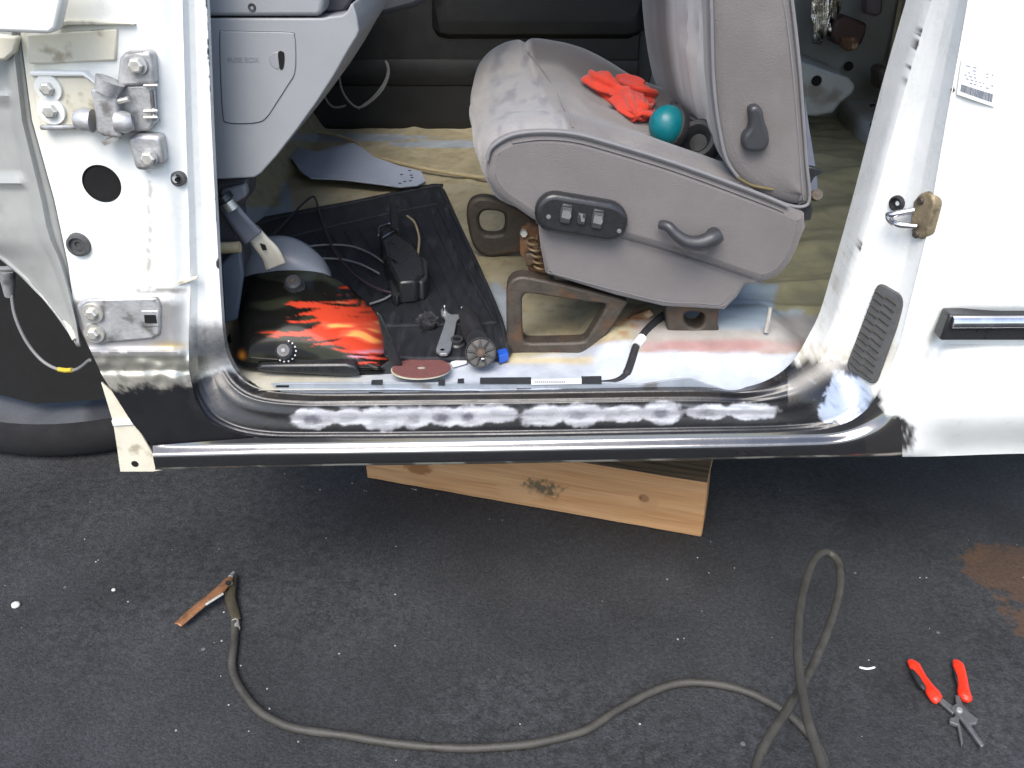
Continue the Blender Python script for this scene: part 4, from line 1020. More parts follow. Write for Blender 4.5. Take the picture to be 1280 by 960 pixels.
for u, v in ((-41, 5), (49, 8)):
    V, F = lathe([(0, -.0012), (.0028, -.001), (.0036, .001)], atY(*sw(u, v), YN-.0342), (0, 1, 0), 14); mk('screw', V, F, M['icon'], SEAT)
# floor brackets
def plate_hole(name, outer, inner, Y, th, mt, par, bv=.003, sm=4):
    A = resample([Vector(p) for p in cat([(a, b, 0) for a, b in outer], sm, True)]+[Vector((*outer[0], 0))], 65)[:64]
    B_ = resample([Vector(p) for p in cat([(a, b, 0) for a, b in inner], sm, True)]+[Vector((*inner[0], 0))], 65)[:64]
    s = min(range(64), key=lambda k: sum((A[i]-B_[(i+k) % 64]).length for i in range(0, 64, 4))); B_ = B_[s:]+B_[:s]
    V = [atY(p.x, p.y, Y) for p in A]+[atY(p.x, p.y, Y) for p in B_]; V += [v+Vector((0, th, 0)) for v in V]
    F = []
    for i in range(64):
        j = (i+1) % 64
        F += [(i, j, 64+j, 64+i), (128+i, 192+i, 192+j, 128+j), (i, 128+i, 128+j, j), (64+i, 64+j, 192+j, 192+i)]
    o = mk(name, V, F, mt, par); bev(o, bv); return o
plate_hole('seat_bracket', [(633, 368), (636, 354), (646, 347), (660, 347), (700, 355), (745, 366), (784, 377), (783, 382), (765, 410), (745, 440), (736, 446), (690, 447), (642, 447), (634, 440), (633, 400)],
           [(653, 374), (657, 368), (668, 368), (700, 373), (735, 378), (756, 380), (757, 386), (746, 404), (733, 424), (726, 428), (690, 429), (660, 429), (654, 423), (653, 400)], .178, .03, M['rustbrown'], SEAT, .006)
plate_hole('seat_bracket', [(583, 270), (586, 255), (596, 248), (612, 248), (640, 258), (668, 276), (668, 312), (640, 318), (612, 322), (596, 314), (588, 298)],
           [(599, 274), (603, 266), (612, 264), (628, 267), (631, 278), (629, 290), (620, 294), (606, 293), (600, 286)], .565, .03, M['rustbrown'], SEAT, .006)
plate_hole('seat_bracket', [(833, 384), (845, 380), (895, 382), (897, 402), (897, 418), (866, 423), (838, 421), (834, 408)], [(856, 393), (863, 390), (875, 391), (881, 395), (880, 405), (873, 411), (862, 409), (856, 402)], .188, .04, M['rustbrown'], SEAT, .006)
V, F = box((.2, .205, .59), (.28, .03, .03)); bev(mk('seat_rail', V, F, M['rustbrown'], SEAT), .004)
V, F = box((.2, .58, .59), (.28, .03, .03)); bev(mk('seat_rail', V, F, M['rustbrown'], SEAT), .004)
V, F = box((.22, .40, .65), (.28, .42, .05)); bev(mk('seat_pan', V, F, M['seal'], SEAT), .01)
# rusty slide mechanism seen in front of the skirt
plate('slide_plate', [(652, 284), (660, 281), (684, 284), (684, 344), (662, 344), (658, 326), (650, 318), (650, 300)], .21, .01, M['rust'], SEAT, .002)
sp_ = []
for k in range(60): 
    t = k/59; a_ = t*2*math.pi*5; q = atY(lerp(664, 676, t), lerp(298, 336, t), .2); sp_.append(q+Vector((math.cos(a_)*.008, math.sin(a_)*.008, 0)))
V, F = tube(sp_, .002, 6); mk('slide_spring', V, F, mat('rusty_spring', (.16, .11, .06), .55, .3), SEAT)
V, F = lathe([(0, -.006), (.005, -.006), (.006, -.003), (.006, .003)], atY(655, 291, .207), (0, 1, 0), 6); mk('bolt_head', V, F, M['zinc'], SEAT)
plate('slide_lug', [(656, 318), (668, 316), (670, 330), (658, 334)], .196, .014, M['rustbrown'], SEAT, .002)
plate('recliner_bracket', [(1000, 252), (1013, 250), (1017, 262), (1014, 276), (1005, 276), (990, 262)], YN, .03, M['blackplastic'], SEAT, .003)
V, F = tube([atY(1022, 243, .17), atY(1018, 245, .22)], .0075, 14); mk('recliner_rod', V, F, M['rustbrown'], SEAT)
plate('recliner_spur', [(1010, 208), (1020, 210), (1031, 215), (1018, 222), (1013, 232), (1010, 230)], .22, .012, M['blackplastic'], SEAT, .002)
plate('back_pocket', [(1006, 120), (1012, 160), (1020, 210), (1024, 240), (1010, 240)], .30, .01, mat('bluish_cloth', (.16, .18, .24), .9), SEAT, .002)

# ------------------------------------------------------------------ loose things in the cab
MZ = FZ+.012
mo = [(290, 300), (330, 270), (440, 250), (540, 229), (550, 229), (557, 238), (575, 278), (602, 335), (628, 395), (640, 436), (634, 445), (600, 447), (520, 447), (420, 440), (320, 430)]
FM = slab('rubber_floor_mat', mo, MZ, .008, M['mat'], None, .003); tag(FM, 'black ribbed rubber mat lying on the bare cab floor', 'floor mat')
def onmat(pts, r, name, z=MZ, sm=8, mt='mat', par=FM, seg=8):
    V, F = tube(cat([atZ(a, b, z) for a, b in pts], sm), r, seg); return mk(name, V, F, M[mt], par)
onmat([(330, 304), (450, 275), (538, 257), (549, 262), (585, 340), (616, 396), (612, 404), (560, 406), (470, 408)], .0035, 'raised_border', z=MZ+.001)
onmat([(300, 300), (335, 276), (440, 254), (544, 233), (553, 242), (598, 335), (624, 396), (634, 438)], .004, 'raised_border', z=MZ+.001)
for k in range(11):
    t = (k+.5)/11
    onmat([(lerp(352, 545, t), lerp(305, 266, t)), (lerp(430, 606, t), lerp(405, 396, t))], .0016, 'rib', z=MZ+.0005, sm=2, seg=6)

# clamp-like connector with thin wires
CN = thing('wire_connector', 'black plastic connector block with thin wires on the rubber mat', 'connector', atZ(505, 345, MZ))
slab('housing', [(474, 290), (480, 283), (492, 284), (502, 296), (516, 306), (529, 322), (531, 340), (520, 350), (498, 352), (490, 338), (480, 318)], MZ+.042, .042, M['blackplastic'], CN, .005)
slab('side_block', [(519, 322), (529, 320), (535, 326), (534, 346), (528, 352), (519, 350)], MZ+.036, .036, M['darkplastic'], CN, .004)
slab('stalk', [(487, 256), (497, 255), (499, 286), (488, 284)], MZ+.05, .02, M['rubber'], CN, .003)
slab('tail', [(486, 350), (500, 344), (504, 362), (496, 371), (490, 366)], MZ+.02, .02, M['rubber'], CN, .003)
onmat([(473, 294), (474, 285), (483, 281), (488, 280)], .0022, 'edge_highlight', z=MZ+.043, mt='chrome', par=CN)  # chrome tubes stand in for highlights on the black housing edges
onmat([(478, 298), (486, 293), (492, 290)], .0025, 'edge_highlight', z=MZ+.044, mt='chrome', par=CN)
onmat([(484, 320), (491, 325), (496, 328)], .0018, 'edge_highlight', z=MZ+.043, mt='chrome', par=CN)
onmat([(509, 270), (518, 278), (523, 292), (524, 302), (522, 322)], .0022, 'wire', z=MZ+.03, mt='beigewire', par=CN)
onmat([(492, 366), (475, 362), (452, 350), (430, 330), (412, 302), (400, 268), (394, 248), (388, 247), (375, 258), (345, 290), (338, 296)], .0022, 'wire', z=MZ+.012, mt='darkwire', par=CN)
onmat([(376, 309), (410, 306), (440, 308), (465, 318), (482, 330)], .002, 'wire', z=MZ+.006, mt='wire', par=CN)
onmat([(400, 323), (425, 324), (450, 330), (474, 342)], .002, 'wire', z=MZ+.006, mt='wire', par=CN)
onmat([(490, 368), (480, 374), (462, 380)], .002, 'wire', z=MZ+.006, mt='wire', par=CN)

# welding helmet, black with a flame print
HL = thing('welding_helmet', 'glossy black welding helmet with orange flame print lying inside the sill', 'helmet', atZ(400, 465, FZ))
top = cat([(286, 396, 0), (290, 366, 0), (306, 346, 0), (330, 337, 0), (360, 333, 0), (395, 338, 0), (430, 355, 0), (456, 376, 0), (474, 398, 0), (487, 428, 0), (500, 458, 0)], 10)
bot = cat([(286, 430, 0), (290, 448, 0), (302, 458, 0), (320, 463, 0), (350, 466, 0), (390, 468, 0), (425, 469, 0), (450, 469, 0), (470, 468, 0), (488, 466, 0), (503, 463, 0)], 10)
top = resample(top, 131); bot = resample(bot, 131)
rows = []; UV = []
for i in range(131):
    u = i/130; r = []
    for j in range(91):
        v = j/90
        px = lerp(top[i].x, bot[i].x, v); py = lerp(top[i].y, bot[i].y, v)
        Y = lerp(.255, .112, v) - .040*math.sin(math.pi*min(1, max(0, v)))**.8
        Y += .06*sstep(.2, 0, u)**1.3 + .03*sstep(.86, 1, u)
        Y -= .004*G(v, .90, .015)*sstep(.12, .2, u)                      # chin lip
        p = atY(px, py, Y); r.append(p); UV.append((px, py, u, v))
    rows.append(r)
V, F = grid(rows)
def flame(px, py, u, v):
    x = (px-285)/215; y = (py-335)/130
    base = mix3((.008, .008, .007), (.045, .05, .03), sstep(.5, .8, noise.noise(Vector((x*4, y*7, 2)))+.45)*.5)
    wx = x+.035*noise.noise(Vector((x*5, y*9, 5))); wy = y+.06*noise.noise(Vector((x*4, y*4, 9)))-.12*(x-.6)**2
    stre = noise.fractal(Vector((wx*4.5, wy*26, 1.3)), .8, 2.1, 5)
    body = .95*math.exp(-((x-.66)/.25)**2-((y-.53)/.23)**2) + .75*math.exp(-((x-.84)/.16)**2-((y-.72)/.20)**2) + .45*math.exp(-((x-.35)/.2)**2-((y-.64)/.03)**2) + .6*math.exp(-((x-.78)/.1)**2-((y-.16)/.05)**2) + .5*math.exp(-((x-.42)/.09)**2-((y-.345)/.025)**2)+.5*math.exp(-((x-.9)/.06)**2-((y-.45)/.2)**2)
    k = sstep(.40, .62, body+.62*stre)*sstep(-.05, .1, body-.15)
    hot = sstep(.95, 1.35, body+.55*noise.fractal(Vector((wx*3, wy*12, 7.7)), .9, 2.1, 3)+.35*math.exp(-((x-.65)/.08)**2-((y-.33)/.06)**2))
    c = mix3((.5, .05, .022), (.78, .15, .075), hot*1.2)
    c = mix3(c, (.9, .36, .1), sstep(.55, 1.0, hot))
    c = mix3(base, c, k)
    pale = math.exp(-((x-.8)/.14)**2-((y-.83+.25*(x-.8))/.035)**2)*sstep(-.1, .4, stre); c = mix3(c, (.35, .33, .45), pale*.7)
    sp = math.exp(-((x-.075)/.02)**2-((y-.84)/.04)**2); c = mix3(c, (.6, .22, .03), sp)
    if v > .93 or x > .985: c = (.01, .01, .01)
    return (*c, 0)
o = mk('shell', V, F, M['helmet'], HL, angle=80)
a = o.data.color_attributes.new('paint', 'FLOAT_COLOR', 'POINT'); buf = []
for q in UV: buf += flame(*q)
a.data.foreach_set('color', buf); SHELL = o
o.modifiers.clear()
V2 = [p for p in V]
solid(o, .004, -1)
for px, py, hh in ((368, 358, .016), (357, 439, .014)):
    l, n = hit(SHELL, px, py); n = n if n.y < 0 else -n; n = (n*.6+Vector((0, -.5, .5))).normalized()
    V, F = lathe([(0, hh), (.009, hh), (.0125, hh-.003), (.0135, .003), (.016, 0), (.016, -.006)], l, n, 28, lambda an, r, h: 1+.05*math.cos(an*14) if .01 < r < .015 else 1)
    kn_ = mk('adjuster_knob', V, F, M['darkplastic'], HL)
    V, F = lathe([(0, hh+.001), (.003, hh+.001), (.004, hh-.001)], l, n, 12); mk('knob_centre', V, F, M['rustbrown'] if py < 400 else M['greyplastic'], kn_)
l, n = hit(SHELL, 357, 439); n = n if n.y < 0 else -n; n = (n*.6+Vector((0, -.5, .5))).normalized(); u_, v_, w_ = frame(n)
for k in range(9):
    an = R(60+k*24); V, F = lathe([(0, .0015), (.0012, .001), (.0016, -.001)], l+n*.0012+u_*math.cos(an)*.0152+v_*math.sin(an)*.0152, n, 8); mk('pale_dot', V, F, M['paper'], HL)
plate('chin_guard', [(325, 456), (432, 455), (445, 458), (450, 470), (430, 471), (330, 466), (318, 462)], .098, .02, M['blackplastic'], HL, .004)
plate('tip_edge', [(470, 390), (476, 394), (492, 430), (505, 463), (488, 468), (444, 474), (436, 471), (470, 462), (486, 452)], .115, .006, M['blackplastic'], HL, .002)
# pale trim shell behind the helmet
GS = []
gt = cat([(306, 334, 0), (310, 308, 0), (330, 298, 0), (355, 296, 0), (380, 305, 0), (402, 324, 0), (412, 342, 0)], 6)
rows = []
for i, p in enumerate(gt):
    r = []
    for k in range(13):
        t = k/12; r.append(atY(p.x, lerp(p.y, 352, t), .30-.035*math.sin(math.pi*t*.6)-.02*math.sin(math.pi*i/len(gt))))
    rows.append(r)
V, F = grid(rows); o = mk('plastic_shell', V, F, M['greyplastic'], None); solid(o, .003); tag(o, 'pale grey curved plastic shell standing behind the flame helmet', 'plastic shell')
for (a_, b_) in ((327, 318), (333, 324), (322, 326), (337, 330)):
    plate('dark_marking', [(a_, b_), (a_+5, b_+1), (a_+6, b_+5), (a_+2, b_+6)], .262, .0006, M['blackhole'], o, 0)

# abrasive disc
dc = atZ(527, 461, .4745); ax = Vector((0, .17, .98)).normalized()
AD = thing('abrasive_disc', 'round reddish sanding disc lying on the sill by the helmet tip', 'sanding disc', dc)
V, F = lathe([(.0065, .002), (.0425, .002), (.0425, .0008), (.0065, .0008), (.0065, .002)], dc, ax, 56); F = [f for f in F if len(f) == 4]; mk('grit_face', V, F, M['disc'], AD)
V, F = lathe([(.0064, .0012), (.0064, .0006), (.0432, .0006), (.0432, -.0006), (0, -.0006)], dc+Vector((-.001, -.0015, 0)), ax, 56); mk('fibre_backing', V, F, M['discback'], AD)
V, F = lathe([(0, .0008), (.0064, .0008)], dc, ax, 24); mk('arbor_hole', V, F, mat('grey_seen_through', (.3, .32, .3), .6), AD)

# ribbed rubber backing pad
pc = atZ(601, 441, .492); pa = Vector((-.12, -.72, .68)).normalized()
BP = thing('backing_pad', 'round black ribbed rubber sanding pad leaning by the seat bracket', 'sanding pad', pc)
V, F = lathe([(0, -.006), (.0205, -.006), (.0228, -.002), (.0228, .003), (.0212, .004), (.0205, .001), (.008, 0), (0, 0)], pc, pa, 40); mk('disc', V, F, M['pad'], BP)
u_, v_, w_ = frame(pa)
for k in range(9):
    an = 2*math.pi*k/9; d_ = u_*math.cos(an)+v_*math.sin(an)
    V, F = tube([pc+d_*.006+pa*.002, pc+d_*.0205+pa*.0015], [.0022, .0014], 6); mk('rib', V, F, M['pad'], BP)
V, F = lathe([(0, .006), (.005, .006), (.0075, .004), (.008, 0)], pc, pa, 20); mk('hub', V, F, M['rustbrown'], BP)
V, F = box(pc+Vector((.004, -.008, -.008))+pa*.004, (.006, .003, .005)); bev(mk('bright_chip', V, F, M['chrome'], BP), .001)

GR = tag(mk('side_handle', *tube([atZ(583, 392, .49), atZ(587, 400, .492), atZ(590, 412, .495), atZ(596, 425, .495)], [.013, .0155, .0165, .016], 20), M['rubber']), 'thick black rubber grip lying behind the ribbed pad', 'tool handle')
FLN = tag(mk('flange_nut', *lathe([(.006, .012), (.009, .012), (.0095, .006), (.0125, .004), (.013, 0), (.006, 0), (.006, .012)], atZ(571, 431, MZ+.0005), (.05, -.2, .97), 28), M['darkplastic']), 'small dark round flange nut between wrench and ribbed pad', 'nut')
# pin wrench
cw = [(505, 200), (520, 172), (555, 172), (565, 215), (600, 235), (655, 232), (675, 195), (690, 180), (715, 190), (722, 225), (690, 248), (645, 290), (630, 380), (590, 550), (560, 580), (500, 584), (462, 555), (465, 530), (540, 310), (545, 270), (512, 240)]
cw = [(480+a/7.11, 360+b/7.11) for a, b in cw]
WR = thing('pin_wrench', 'flat grey steel two pin wrench lying on the rubber mat', 'wrench', atZ(558, 430, MZ))
slab('bar', cw, MZ+.010, .005, mat('wrench_steel', (.28, .29, .3), .4, .5, var=.15, vscale=60), WR, .001)
for a_, b_ in ((556, 389), (577.5, 391)):
    V, F = lathe([(.003, -.005), (.003, .009), (.002, .011), (0, .011)], atZ(a_, b_, MZ+.009), (0, 0, 1), 16); mk('pin', V, F, M['chrome'], WR)
V, F = lathe([(.0032, 0), (0, 0)], atZ(553, 437, MZ+.0103), (0, 0, 1), 16); mk('hanging_hole', V, F, M['blackhole'], WR)
# bristly cup
CB = thing('cup_brush', 'small dark bristly wire cup on the mat left of the wrench', 'wire brush', atZ(535, 405, MZ))
bc = atZ(535, 405, MZ+.006)
V, F = lathe([(0, .012), (.012, .012), (.014, .006), (.013, -.004), (0, -.004)], bc, (.2, -.4, .9), 24); mk('cup', V, F, M['rubber'], CB)
parts = []
for k in range(150):
    an = random.random()*6.283; el = random.uniform(.2, 1.2); d_ = Vector((math.cos(an)*math.cos(el), math.sin(an)*math.cos(el), math.sin(el)))
    parts.append(tube([bc+d_*.010, bc+d_*random.uniform(.017, .021)], .0005, 4))
V, F = join(*parts); mk('bristles', V, F, M['dashdark'], CB, kind='stuff')
o = tag(slab('blue_clip', [(621, 437), (633, 434), (636, 441), (624, 445)], FZ+.018, .014, M['blue'], None, .002), 'small bright blue plastic piece against the seat bracket', 'plastic piece')
o = tag(slab('white_scrap', [(563, 452), (582, 447), (584, 452), (566, 457)], FZ+.007, .004, M['paper'], None, .001), 'small white scrap beside the sanding disc', 'scrap')

# blue-grey cut board on the floor
bo = [(343, 181), (358, 177), (378, 186), (398, 189), (420, 183), (442, 178), (452, 184), (468, 196), (500, 207), (527, 214), (532, 226), (522, 231), (500, 233), (470, 229), (430, 224), (388, 222), (374, 212), (366, 199), (350, 193)]
BD = slab('cut_board', bo, FZ+.026, .004, M['bluegrey'], None, .001); tag(BD, 'blue-grey cut board with wavy outline lying on the far floor', 'board')
for a_, b_ in ((502, 218), (512, 213), (514, 219), (506, 227), (515, 222), (500, 229), (513, 226)):
    V, F = lathe([(.004, 0), (0, 0)], atZ(a_, b_, FZ+.0265), (0, 0, 1), 10); mk('punched_hole', V, F, M['blackhole'], BD)
V, F = tube(cat([atZ(a_, b_, FZ+.012) for a_, b_ in ((352, 150), (372, 158), (392, 164), (415, 168), (445, 178), (456, 190), (480, 199), (520, 209), (560, 216), (602, 222), (640, 224))], 6), .005, 8); mk('floor_cable', V, F, M['beigewire'], TRUCK)

# ------------------------------------------------------------------ things on the seat
# crumpled red cloth: a gathered strip with folds
def onseat(px, py): 
    l, n = hit(CUSH, px, py)
    return l
def cloth_tube(spine, rad, seed, fl=.55):
    base = [onseat(a_, b_+6) for a_, b_ in spine]
    P = cat([b_+Vector((0, 0, .006+.55*r/900)) for b_, r in zip(base, rad)], 12); n = len(P)
    V, F = tube(P, [1.0]*n, 40)
    for i in range(n):
        t = i/(n-1)*(len(rad)-1); r = inter(list(enumerate(rad)), t)/800
        for k in range(40):
            c = P[i]; d = (V[i*40+k]-c).normalized(); an = 2*math.pi*k/40
            fold = 1+.26*math.sin(an*5+seed+3*noise.noise(Vector((i*.05, seed, 0))))+.25*noise.noise(Vector((math.cos(an)*1.3, math.sin(an)*1.3, i*.09+seed)))+.10*noise.noise(Vector((math.cos(an)*3.3, math.sin(an)*3.3, i*.25+seed)))
            end = min(1, (i+1)/6, (n-i)/6)**.5
            V[i*40+k] = c+Vector((d.x, d.y, d.z*(.8)))*r*fold*end
    return V, F
V, F = join(cloth_tube([(738, 100), (750, 110), (766, 120), (782, 134), (795, 152)], [13, 16, 13, 19, 13], 1.0), cloth_tube([(768, 108), (778, 112), (796, 124), (814, 128)], [10, 15, 17, 15], 4.0), cloth_tube([(776, 118), (790, 136), (802, 146), (812, 138)], [12, 16, 13, 9], 7.0))
RC = tag(mk('red_cloth', V, F, M['red'], angle=180), 'crumpled bright red-orange cloth on the grey seat cushion', 'cloth')
# ear muffs
c0 = onseat(836, 178); EM = thing('ear_muffs', 'teal ear muffs with black cushions lying on the seat', 'ear muffs', c0)
cc_ = atY(834, 157, c0.y-.02); axm = Vector((-.72, -.45, .35)).normalized()
def ell(an, r, h): return 1
pr = [(0, .029), (.008, .0275), (.016, .023), (.022, .016), (.0262, .008), (.0275, 0), (.027, -.004)]
def oval(V, c, ax_, k=1.18):
    return [v+Vector((0, 0, 1))*((v-c).dot(Vector((0, 0, 1)))*(k-1)) for v in V]
V, F = lathe(pr, cc_, axm, 40); mk('cup', oval(V, cc_, axm, 1.1), F, M['teal'], EM)
V, F = lathe([(.026, -.002), (.0295, -.004), (.031, -.009), (.0295, -.016), (.024, -.019), (.016, -.019), (.014, -.012), (0, -.012)], cc_, axm, 40); mk('cushion_ring', oval(V, cc_, axm, 1.1), F, M['rubber'], EM)
c2_ = atY(872, 176, c0.y-.005); ax2 = Vector((-.35, -.72, .6)).normalized()
V, F = lathe([(.0, -.006), (.013, -.006), (.016, .002), (.021, .008), (.027, .008), (.031, .003), (.032, -.006), (.031, -.02), (0, -.024)], c2_, ax2, 40); mk('cushion_ring', oval(V, c2_, ax2, 1.1), F, mat('dark_foam', (.028, .03, .032), .6, var=.2), EM)
V, F = tube(cat([cc_+Vector((.01, .012, .02)), cc_+Vector((.015, .05, .022)), cc_.lerp(c2_, .5)+Vector((.01, .085, .012)), c2_+Vector((.022, .06, .006)), c2_+Vector((.022, .015, .0))], 8), .0045, 8); mk('headband', V, F, M['rubber'], EM)
# ------------------------------------------------------------------ timber block under the sill
A_ = atZ(877, 672, 0); B_ = atZ(460, 598, 0); L_ = (B_-A_).length; xd = (A_-B_).normalized(); yd = Vector((-xd.y, xd.x, 0)); 
if yd.y < 0: yd = -yd
WH, WD = .128, .140
def wood():
    m = bpy.data.materials.new('fir_timber'); m.use_nodes = True; t = m.node_tree; b = t.nodes['Principled BSDF']
    tc = t.nodes.new('ShaderNodeTexCoord'); vec = tc.outputs['Object']
    mp = t.nodes.new('ShaderNodeMapping'); mp.inputs['Scale'].default_value = (1.6, 14, 22); mp.inputs['Rotation'].default_value = (0, R(2), 0); lk(t, vec, mp.inputs[0])
    n1 = t.nodes.new('ShaderNodeTexNoise'); n1.inputs['Scale'].default_value = 2.2; n1.inputs['Detail'].default_value = 7; n1.inputs['Distortion'].default_value = .6; lk(t, mp.outputs[0], n1.inputs['Vector'])
    mp2 = t.nodes.new('ShaderNodeMapping'); mp2.inputs['Scale'].default_value = (4, 120, 160); lk(t, vec, mp2.inputs[0])
    n2 = t.nodes.new('ShaderNodeTexNoise'); n2.inputs['Scale'].default_value = 1.5; n2.inputs['Detail'].default_value = 5; lk(t, mp2.outputs[0], n2.inputs['Vector'])
    rp_ = t.nodes.new('ShaderNodeValToRGB'); e = rp_.color_ramp.elements
    e[0].position = .3; e[0].color = (.4, .2, .08, 1); e[1].position = .68; e[1].color = (.52, .3, .14, 1); k = e.new(.5); k.color = (.47, .26, .115, 1); lk(t, n1.outputs[0], rp_.inputs[0])
    mr = t.nodes.new('ShaderNodeMapRange'); mr.inputs[1].default_value = .3; mr.inputs[2].default_value = .7; mr.inputs[3].default_value = .82; mr.inputs[4].default_value = 1.1; lk(t, n2.outputs[0], mr.inputs[0])
    mu = t.nodes.new('ShaderNodeVectorMath'); mu.operation = 'SCALE'; lk(t, rp_.outputs[0], mu.inputs[0]); lk(t, mr.outputs[0], mu.inputs['Scale'])
    last = mu.outputs[0]
    def blot(x, z, sx, sz, col, amt, nz, lo=.6, hi=1.0):
        nonlocal last
        mpp = t.nodes.new('ShaderNodeMapping'); mpp.inputs['Location'].default_value = (-x/sx, 0, -z/sz); mpp.inputs['Scale'].default_value = (1/sx, .001, 1/sz); lk(t, vec, mpp.inputs[0])
        ln = t.nodes.new('ShaderNodeVectorMath'); ln.operation = 'LENGTH'; lk(t, mpp.outputs[0], ln.inputs[0])
        nn = t.nodes.new('ShaderNodeTexNoise'); nn.inputs['Scale'].default_value = 90; nn.inputs['Detail'].default_value = 6; lk(t, vec, nn.inputs['Vector'])
        ad = t.nodes.new('ShaderNodeMath'); ad.operation = 'MULTIPLY_ADD'; ad.inputs[1].default_value = nz; lk(t, nn.outputs[0], ad.inputs[0]); lk(t, ln.outputs['Value'], ad.inputs[2])
        r = t.nodes.new('ShaderNodeMapRange'); r.interpolation_type = 'SMOOTHSTEP'; r.inputs[1].default_value = lo+nz/2; r.inputs[2].default_value = hi+nz/2; r.inputs[3].default_value = amt; r.inputs[4].default_value = 0; lk(t, ad.outputs[0], r.inputs[0])
        mx = t.nodes.new('ShaderNodeMix'); mx.data_type = 'RGBA'; lk(t, r.outputs[0], mx.inputs[0]); lk(t, last, mx.inputs[6]); mx.inputs[7].default_value = (*col, 1); last = mx.outputs[2]
    blot(.115, .050, .035, .022, (.24, .1, .03), .9, .8)          # knots and a grubby smear
    blot(.575, .068, .012, .011, (.13, .045, .015), 1, .4)
    blot(.585, .060, .022, .03, (.4, .22, .1), .5, .9)
    blot(.375, .052, .055, .028, (.07, .06, .03), .9, 2.4, .2, .9)
    blot(.33, .03, .06, .02, (.5, .3, .15), .6, 1.0)
    lk(t, last, b.inputs['Base Color']); b.inputs['Roughness'].default_value = .75
    bp = t.nodes.new('ShaderNodeBump'); bp.inputs['Strength'].default_value = .3; bp.inputs['Distance'].default_value = .002; lk(t, n2.outputs[0], bp.inputs['Height']); lk(t, bp.outputs[0], b.inputs['Normal'])
    return m
weath = mat('weathered_timber', (.16, .105, .055), .85, var=.35, vscale=3, bump=.5, bscale=8, stretch=(2, 40, 40), col2=(.07, .05, .028), c2scale=2.5, c2lo=.45, c2hi=.7)
nx_ = 60; V = []; F = []
sec = [(0, 0), (0, WH*.25), (0, WH*.5), (0, WH*.75), (0, WH), (WD*.5, WH), (WD, WH), (WD, WH/2), (WD, 0), (WD/2, 0)]
for i in range(nx_+1):
    for (a_, b_) in sec:
        j = Vector((L_*i/nx_, a_, b_)); 
        if i in (0, nx_): j.x += random.uniform(-.003, .003)
        j.y += .0012*noise.noise(j*20); j.z += .001*noise.noise(j*17+Vector((4, 4, 4))) if b_ > .01 else 0
        V.append(j)
ns = len(sec)
for i in range(nx_):
    for k in range(ns): F.append((i*ns+k, i*ns+(k+1) % ns, (i+1)*ns+(k+1) % ns, (i+1)*ns+k))
F += [tuple(range(ns)), tuple(range(nx_*ns, (nx_+1)*ns))]
TB = mk('timber_block', V, F, wood(), angle=30); TB.data.materials.append(weath)
for p in TB.data.polygons:
    if p.normal.z > .7: p.material_index = 1
TB.matrix_world = Matrix((( xd.x, yd.x, 0, B_.x), (xd.y, yd.y, 0, B_.y), (0, 0, 1, .0005), (0, 0, 0, 1)))
bev(TB, .0025, 2); tag(TB, 'sawn orange-brown timber block with knots lying under the rocker panel', 'timber')

# ------------------------------------------------------------------ welding ground lead
CL = thing('ground_lead', 'dark welding cable snaking and looping on asphalt with a coppery clamp', 'cable', atZ(292, 790, 0))
rc = .0062
path = [(293, 778, .012), (293, 800, .008), (291, 835, .007), (303, 864, .007), (328, 892, .007), (368, 910, .007), (430, 919, .007), (500, 930, .007), (580, 935, .007), (660, 930, .007), (728, 914, .007), (778, 884, .007), (826, 860, .007), (868, 853, .007), (918, 860, .007), (964, 879, .007), (1002, 908, .007), (1030, 948, .007), (1040, 1010, .01),
        (1010, 1080, .03), (950, 1120, .10), (925, 1060, .17), (938, 985, .20), (952, 940, .20), (972, 905, .195), (1000, 862, .18), (1028, 806, .16), (1048, 745, .14), (1049, 706, .135), (1034, 691, .14), (1017, 702, .15), (1003, 745, .17), (997, 800, .19), (1000, 850, .205), (1010, 900, .22), (1026, 950, .23), (1046, 1010, .23), (1080, 1120, .18), (1130, 1320, .08), (1180, 1600, .006), (1300, 1900, .006)]
P = cat([atZ(a_, b_, z) for a_, b_, z in path], 10); P = [p+Vector((.001*noise.noise(p*14), .001*noise.noise(p*22+Vector((9, 2, 4))), 0)) for p in P]
V, F = tube(P, rc, 12); mk('cable', V, F, M['cable'], CL)
def bar(pts, wd, th, nx=1):
    """strap through (px, py, z) with half widths wd lying flat"""
    c = cat([atZ(a_, b_, z) for a_, b_, z in pts], 6); L = []
    for i, p in enumerate(c):
        t = c[min(i+1, len(c)-1)]-c[max(i-1, 0)]; s = Vector((-t.y, t.x, 0)).normalized(); ww = inter(list(enumerate(wd)), i/6)
        L.append([p+s*ww*q+Vector((0, 0, -.35*ww*abs(q)**2)) for q in (-1, -.6, 0, .6, 1)])
    return grid(L)
V, F = bar([(222, 781, .016), (236, 768, .018), (256, 751, .021), (274, 737, .024), (288, 722, .020)], [.007, .0085, .0085, .009, .006], .003); o = mk('clamp_arm', V, F, M['copper'], CL); solid(o, .0025)
V, F = bar([(296, 775, .010), (292, 762, .011), (288, 748, .013), (288, 734, .014), (291, 719, .013)], [.006, .0075, .008, .009, .006], .003); o = mk('clamp_arm', V, F, mat('dull_clamp', (.09, .075, .05), .5, .5, var=.3), CL); solid(o, .0025)
V, F = tube([atZ(279, 742, .026), atZ(268, 749, .024), atZ(257, 756, .021)], .0022, 8); mk('spring_leg', V, F, M['zinc'], CL)
V, F = lathe([(.004, -.008), (.0055, -.008), (.0055, .008), (.004, .008)], atZ(285, 731, .019), (.7, .5, 0), 16); mk('pivot', V, F, M['rustbrown'], CL)
V, F = lathe([(0, .002), (.0045, .002), (.0045, 0)], atZ(285, 729, .0245), (0, -.3, 1), 16); mk('arm_hole', V, F, M['blackhole'], CL)
